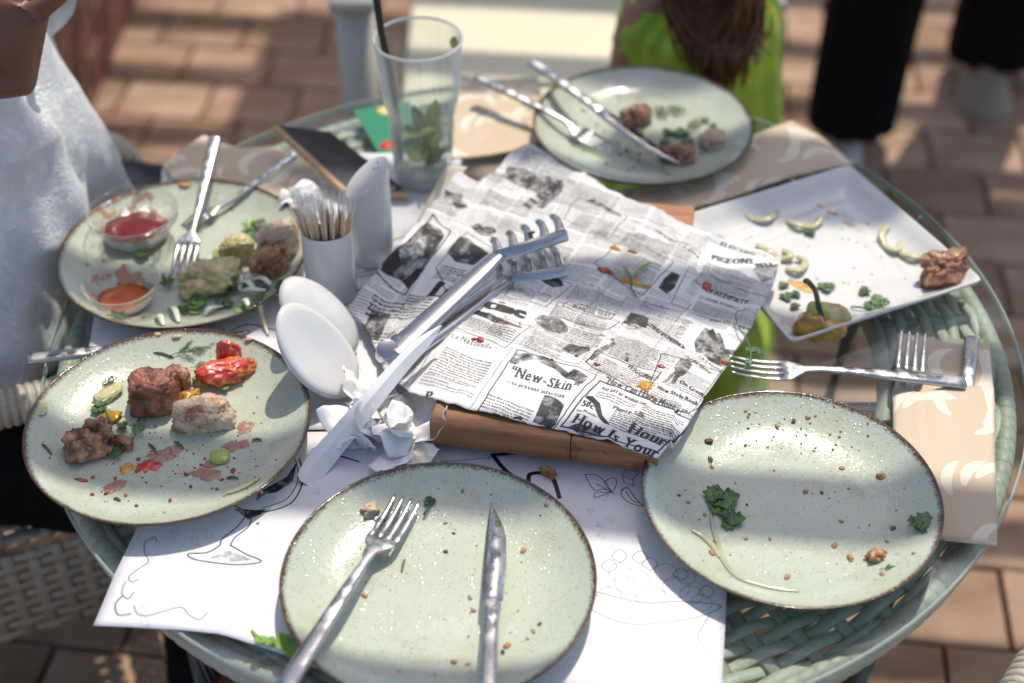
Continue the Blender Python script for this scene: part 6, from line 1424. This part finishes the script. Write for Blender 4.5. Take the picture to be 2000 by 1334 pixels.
sleeve('sleeve', [(-.72, 1.28, 1.05), (-.78, 1.18, .95), (-.84, 1.10, .85), (-.76, 1.15, .88)], [(0, .085), (.5, .09), (1, .085)], m_blouse, wo, fold=.010)
sleeve('sleeve', [(-.72, 1.56, 1.05), (-.70, 1.68, .95), (-.65, 1.74, .88), (-.60, 1.62, .93), (-.555, 1.52, .965)], [(0, .085), (.6, .075), (.85, .045), (.93, .040), (1, .060)], m_blouse, wo, fold=.010, seed=5)
sleeve('trouser_leg', [(-.80, 1.30, .53), (-.60, 1.26, .53), (-.38, 1.22, .52), (-.35, 1.21, .42), (-.38, 1.20, .12)], [(0, .125), (.4, .10), (.6, .085), (1, .075)], m_black, wo, fold=.006)
sleeve('trouser_leg', [(-.78, 1.54, .53), (-.64, 1.60, .53), (-.48, 1.66, .52), (-.47, 1.66, .42), (-.48, 1.62, .12)], [(0, .12), (.4, .095), (.6, .085), (1, .075)], m_navy, wo, fold=.006)
shoe(wo, V3(-.20, 1.17, 0), V3(-.42, 1.21, 0), m_black); shoe(wo, V3(-.31, 1.66, 0), V3(-.53, 1.62, 0), m_black)
face_bits(wo, J['head'][0], .098, V3(1, 0, -.1), sk1)
m_hairb = noisy('dark_hair', (.015, .010, .008), (.05, .03, .02), 60, .45, .6, .002).m; m_auburn = M('auburn_hair', (.14, .05, .02), .4); _n = m_auburn.noise(3, m_auburn.co(scale=(60, 60, 3)), 4); m_auburn.color(m_auburn.ramp(_n, [(.35, (.06, .018, .008)), (.55, (.17, .065, .022)), (.75, (.34, .15, .05))])); m_auburn.bump(_n, .5, .001); m_auburn = m_auburn.m
V, F = chunk_geo(.112, .108, .10, 5, .05, 4, .1); mesh('hair', [v + V3(-.705, 1.42, 1.29) for v in V], F, m_hairb, wo, world=True)

# girl in the neon green dress beyond the table
gi = thing('person', 'auburn-haired girl in a neon green dress seated behind the far plate', 'person', (.30, 1.88, 0))
J = {}; E = []
for k, p, r_, f in [('pelvis', (.315, 1.90, .48), (.075, .075), None), ('waist', (.31, 1.89, .58), (.060, .055), 'pelvis'), ('chest', (.31, 1.88, .69), (.060, .060), 'waist'), ('neckb', (.31, 1.88, .775), .040, 'chest'), ('neck', (.31, 1.87, .83), .036, 'neckb'), ('headl', (.31, 1.86, .88), .06, 'neck'), ('head', (.31, 1.85, .95), .082, 'headl'), ('headt', (.31, 1.86, 1.01), .06, 'head'),
                    ('shR', (.225, 1.87, .765), .034, 'neckb'), ('elR', (.200, 1.84, .62), .024, 'shR'), ('wrR', (.27, 1.74, .60), .019, 'elR'), ('shL', (.385, 1.90, .775), .034, 'neckb'), ('elL', (.375, 1.97, .64), .024, 'shL'), ('wrL', (.38, 1.93, .51), .019, 'elL'),
                    ('hipR', (.26, 1.88, .48), .06, 'pelvis'), ('knR', (.26, 1.55, .47), .042, 'hipR'), ('anR', (.26, 1.57, .14), .028, 'knR'), ('toR', (.26, 1.47, .10), .024, 'anR'), ('hipL', (.36, 1.88, .48), .06, 'pelvis'), ('knL', (.355, 1.55, .47), .042, 'hipL'), ('anL', (.355, 1.57, .14), .028, 'knL'), ('toL', (.355, 1.47, .10), .024, 'anL')]:
    J[k] = (V3(*p), r_)
    if f: E.append((f, k))
hand(J, E, 'wrR', J['wrR'][0], V3(.8, -.3, -.2), V3(0, 0, 1), .62, .4, 'r'); hand(J, E, 'wrL', J['wrL'][0], V3(-.5, -.6, -.2), V3(0, 0, 1), .62, .4, 'l')
skin_body('body', J, E, sk2, gi)
mn_ = M('neon_green_cloth', (.40, .58, .03), .7, sss=.2, sheen=.2); mn_.color(mn_.ramp(mn_.noise(14), [(.3, (.27, .43, .02)), (.7, (.45, .62, .04))])); mn_.bump(mn_.noise(60), .3, .002); m_neon = mn_.m
garment('dress_top', [(.320, 1.89, .44, .130, .115), (.318, 1.885, .52, .118, .105), (.315, 1.88, .60, .110, .100), (.308, 1.88, .68, .106, .095), (.305, 1.88, .735, .100, .088), (.315, 1.88, .765, .080, .070)], m_neon, gi, .020, 2, 8)
garment('skirt', [(.270, 1.60, .36, .130, .27), (.270, 1.60, .44, .125, .265), (.272, 1.61, .49, .118, .255), (.275, 1.62, .525, .095, .22), (.28, 1.63, .532, .03, .12), (.28, 1.63, .533, .003, .01)], m_neon, gi, .014, 2, 9)
for (a, b, c_) in (((.245, 1.835, .70), (.213, 1.868, .785), (.235, 1.93, .74)), ((.375, 1.83, .70), (.375, 1.86, .80), (.365, 1.93, .74))):
    g = G(); g.tube(spline([a, b, c_], 14), .011, 8, .3); g.obj('strap', M('lime_piping', (.62, .70, .06), .6).m, gi, world=True)
g = G(); random.seed(12)
for i in range(420):
    a = random.uniform(-.2, PI + .2) if i % 4 == 0 else random.uniform(-1.1, 1.9); r0 = .086; top_ = V3(.31 + .06 * math.cos(a), 1.85 + .05 * math.sin(a) - .02, 1.00 + random.uniform(-.02, .03)); e = random.random()
    x1 = .31 + .095 * math.cos(a); y1 = 1.845 + .080 * math.sin(a); x2 = .322 + random.gauss(.0, .026); y2 = 1.772 + random.uniform(-.015, .02); zl = random.uniform(.66, .74) + 1.0 * abs(x2 - .330)
    g.tube(spline([top_, V3(x1, y1, .93), V3(.31 + (x1 - .31) * .8, y1 - .02, .84), V3(x2 * .6 + .4 * (.31 + (x1 - .31) * .7), y2, .755), V3(x2, y2 - .005, zl)], 14), [x * .62 for x in (.0045, .006, .006, .006, .006, .0055, .0055, .005, .005, .0045, .004, .0035, .0025, .0008)], 5, .5)
V, F = chunk_geo(.092, .092, .088, 15, .04, 4, .1); g.add([v + V3(.31, 1.865, .925) for v in V], F); g.obj('hair', m_auburn, gi, world=True)
face_bits(gi, J['head'][0], .082, V3(0, -1, -.2), sk2); gi.location.x -= .045
# stool under the girl
stl = thing('round_stool', 'round stool under the girl in green', 'stool', (.31, 1.91, 0)); g = G(); g.lathe([(.15, .37), (.165, .385), (.16, .405), (.10, .412), (.001, .412)], 40); g.obj('seat', m_postw, stl)
for a in (45, 135, 225, 315):
    g = G(); g.tube([(.11 * math.cos(R(a)), .11 * math.sin(R(a)), .38), (.15 * math.cos(R(a)), .15 * math.sin(R(a)), 0)], .013, 10); g.obj('leg', m_postw, stl)

# passer-by in wide black trousers
pb = thing('person', 'standing person in wide black trousers and pale sneakers at the upper right', 'person', (.92, 2.76, 0))
J = {}; E = []
for k, p, r_, f in [('pelvis', (.91, 2.78, .92), (.15, .11), None), ('waist', (.91, 2.78, 1.08), (.13, .10), 'pelvis'), ('chest', (.91, 2.78, 1.28), (.15, .11), 'waist'), ('neckb', (.91, 2.78, 1.46), .07, 'chest'), ('neck', (.91, 2.77, 1.53), .052, 'neckb'), ('headl', (.91, 2.75, 1.60), .075, 'neck'), ('head', (.91, 2.75, 1.68), .095, 'headl'), ('headt', (.91, 2.76, 1.76), .07, 'head'),
                    ('shR', (.73, 2.78, 1.42), .058, 'neckb'), ('elR', (.68, 2.80, 1.13), .042, 'shR'), ('wrR', (.70, 2.70, .90), .029, 'elR'), ('shL', (1.09, 2.78, 1.42), .058, 'neckb'), ('elL', (1.15, 2.80, 1.13), .042, 'shL'), ('wrL', (1.13, 2.70, .90), .029, 'elL'),
                    ('hipR', (.82, 2.77, .86), .085, 'pelvis'), ('knR', (.77, 2.68, .48), .06, 'hipR'), ('anR', (.735, 2.66, .10), .026, 'knR'), ('toR', (.72, 2.60, .045), .03, 'anR'), ('hipL', (1.0, 2.79, .86), .085, 'pelvis'), ('knL', (1.06, 2.86, .48), .06, 'hipL'), ('anL', (1.085, 2.90, .10), .026, 'knL'), ('toL', (1.06, 2.80, .045), .03, 'anL')]:
    J[k] = (V3(*p), r_)
    if f: E.append((f, k))
hand(J, E, 'wrR', J['wrR'][0], V3(0, -.2, -1), V3(-1, 0, 0), 1.0, .35, 'r'); hand(J, E, 'wrL', J['wrL'][0], V3(0, -.2, -1), V3(1, 0, 0), 1.0, .35, 'l')
skin_body('body', J, E, sk3, pb)
garment('trouser_leg', [(.738, 2.645, .085, .088, .080), (.745, 2.655, .30, .088, .085), (.775, 2.70, .55, .092, .095), (.82, 2.76, .85, .10, .11), (.85, 2.78, .95, .09, .10)], m_black, pb, .006, .5, 21)
garment('trouser_leg', [(1.105, 2.93, .085, .098, .090), (1.10, 2.91, .30, .095, .09), (1.06, 2.86, .55, .095, .10), (1.0, 2.79, .85, .10, .11), (.97, 2.78, .95, .09, .10)], m_black, pb, .006, .5, 22)
garment('trouser_top', [(.91, 2.78, .84, .18, .13), (.91, 2.78, .98, .165, .12), (.91, 2.78, 1.08, .145, .11)], m_black, pb, .004, .5, 25, nz_=14)
garment('shirt', [(.91, 2.78, .98, .18, .13), (.91, 2.78, 1.20, .17, .125), (.91, 2.78, 1.38, .19, .13), (.91, 2.78, 1.47, .10, .09)], m_black, pb, .008, .8, 23)
sleeve('sleeve', [(.76, 2.78, 1.43), (.69, 2.80, 1.25), (.68, 2.80, 1.14)], [(0, .075), (1, .06)], m_black, pb); sleeve('sleeve', [(1.06, 2.78, 1.43), (1.13, 2.80, 1.25), (1.15, 2.80, 1.14)], [(0, .075), (1, .06)], m_black, pb)
for (x, y, x2) in ((.735, 2.66, .728), (1.085, 2.90, 1.075)):
    g = G(); g.tube([(x, y, .22), (x, y, .12), (x, y - .005, .06)], [.050, .048, .050], 16); g.obj('sock', m_sock, pb, world=True)
shoe(pb, V3(.715, 2.55, 0), V3(.745, 2.72, 0), m_sock, .045, .06); shoe(pb, V3(1.05, 2.725, 0), V3(1.10, 2.96, 0), m_shoe, .070, .095)
face_bits(pb, J['head'][0], .095, V3(-.2, -1, 0), sk3)
V, F = chunk_geo(.107, .107, .095, 9, .05, 4, .1); mesh('hair', [v + V3(.912, 2.775, 1.66) for v in V], F, m_hairb, pb, world=True); pb.location.x -= .03

# ---- tell look-alike scraps apart by the part of the dish they lie on
def place_labels(group, kind, key, cen, rad):
    obs = [o for o in SC.objects if o.get('group') == group]; seen = {}
    comp = ['right', 'far right', 'far', 'far left', 'left', 'near left', 'near', 'near right']
    for o in sorted(obs, key=lambda o: -max(o.dimensions)):
        d = o.location - cen; r = math.hypot(d.x, d.y) / rad; a = comp[int(((math.degrees(math.atan2(d.y, d.x)) + 22.5) % 360) // 45)]
        where = ('in the middle' if r < .28 else ('halfway to the %s edge' % a if r < .72 else 'by the %s rim' % a)); base = '%s %s of %s' % (kind, where, key); n = seen.get(base, 0); seen[base] = n + 1
        o['label'] = (['largest ', 'second largest ', 'third largest ', 'small ', 'tiny ', 'smallest '][min(n, 5)] if sum(1 for _ in obs) > 1 else '') + base
place_labels('single crumbs on the near right plate', 'brown crumb', 'the near right plate', PL['R'].location, .135)
place_labels('single crumbs on the nearest plate', 'brown crumb', 'the nearest plate', PL['F'].location, .135)
place_labels('chopped parsley on the upper left plate', 'parsley leaf', 'the upper left plate', PL['U'].location, .135)
place_labels('pale cabbage shreds on the upper left plate', 'cabbage shred', 'the upper left plate', PL['U'].location, .135)
place_labels('parsley leaves on the square platter', 'parsley leaf', 'the square platter', cen_sq, .13)
place_labels('dill on the far plate', 'dill frond', 'the far plate', PL['B'].location, .135)
place_labels('herb leaves on the far plate', 'herb leaf', 'the far plate', PL['B'].location, .135)
place_labels('dill on the upper left plate', 'dill frond', 'the upper left plate', PL['U'].location, .135)
place_labels('orange sauce marks on the square platter', 'orange sauce mark', 'the square platter', cen_sq, .13)
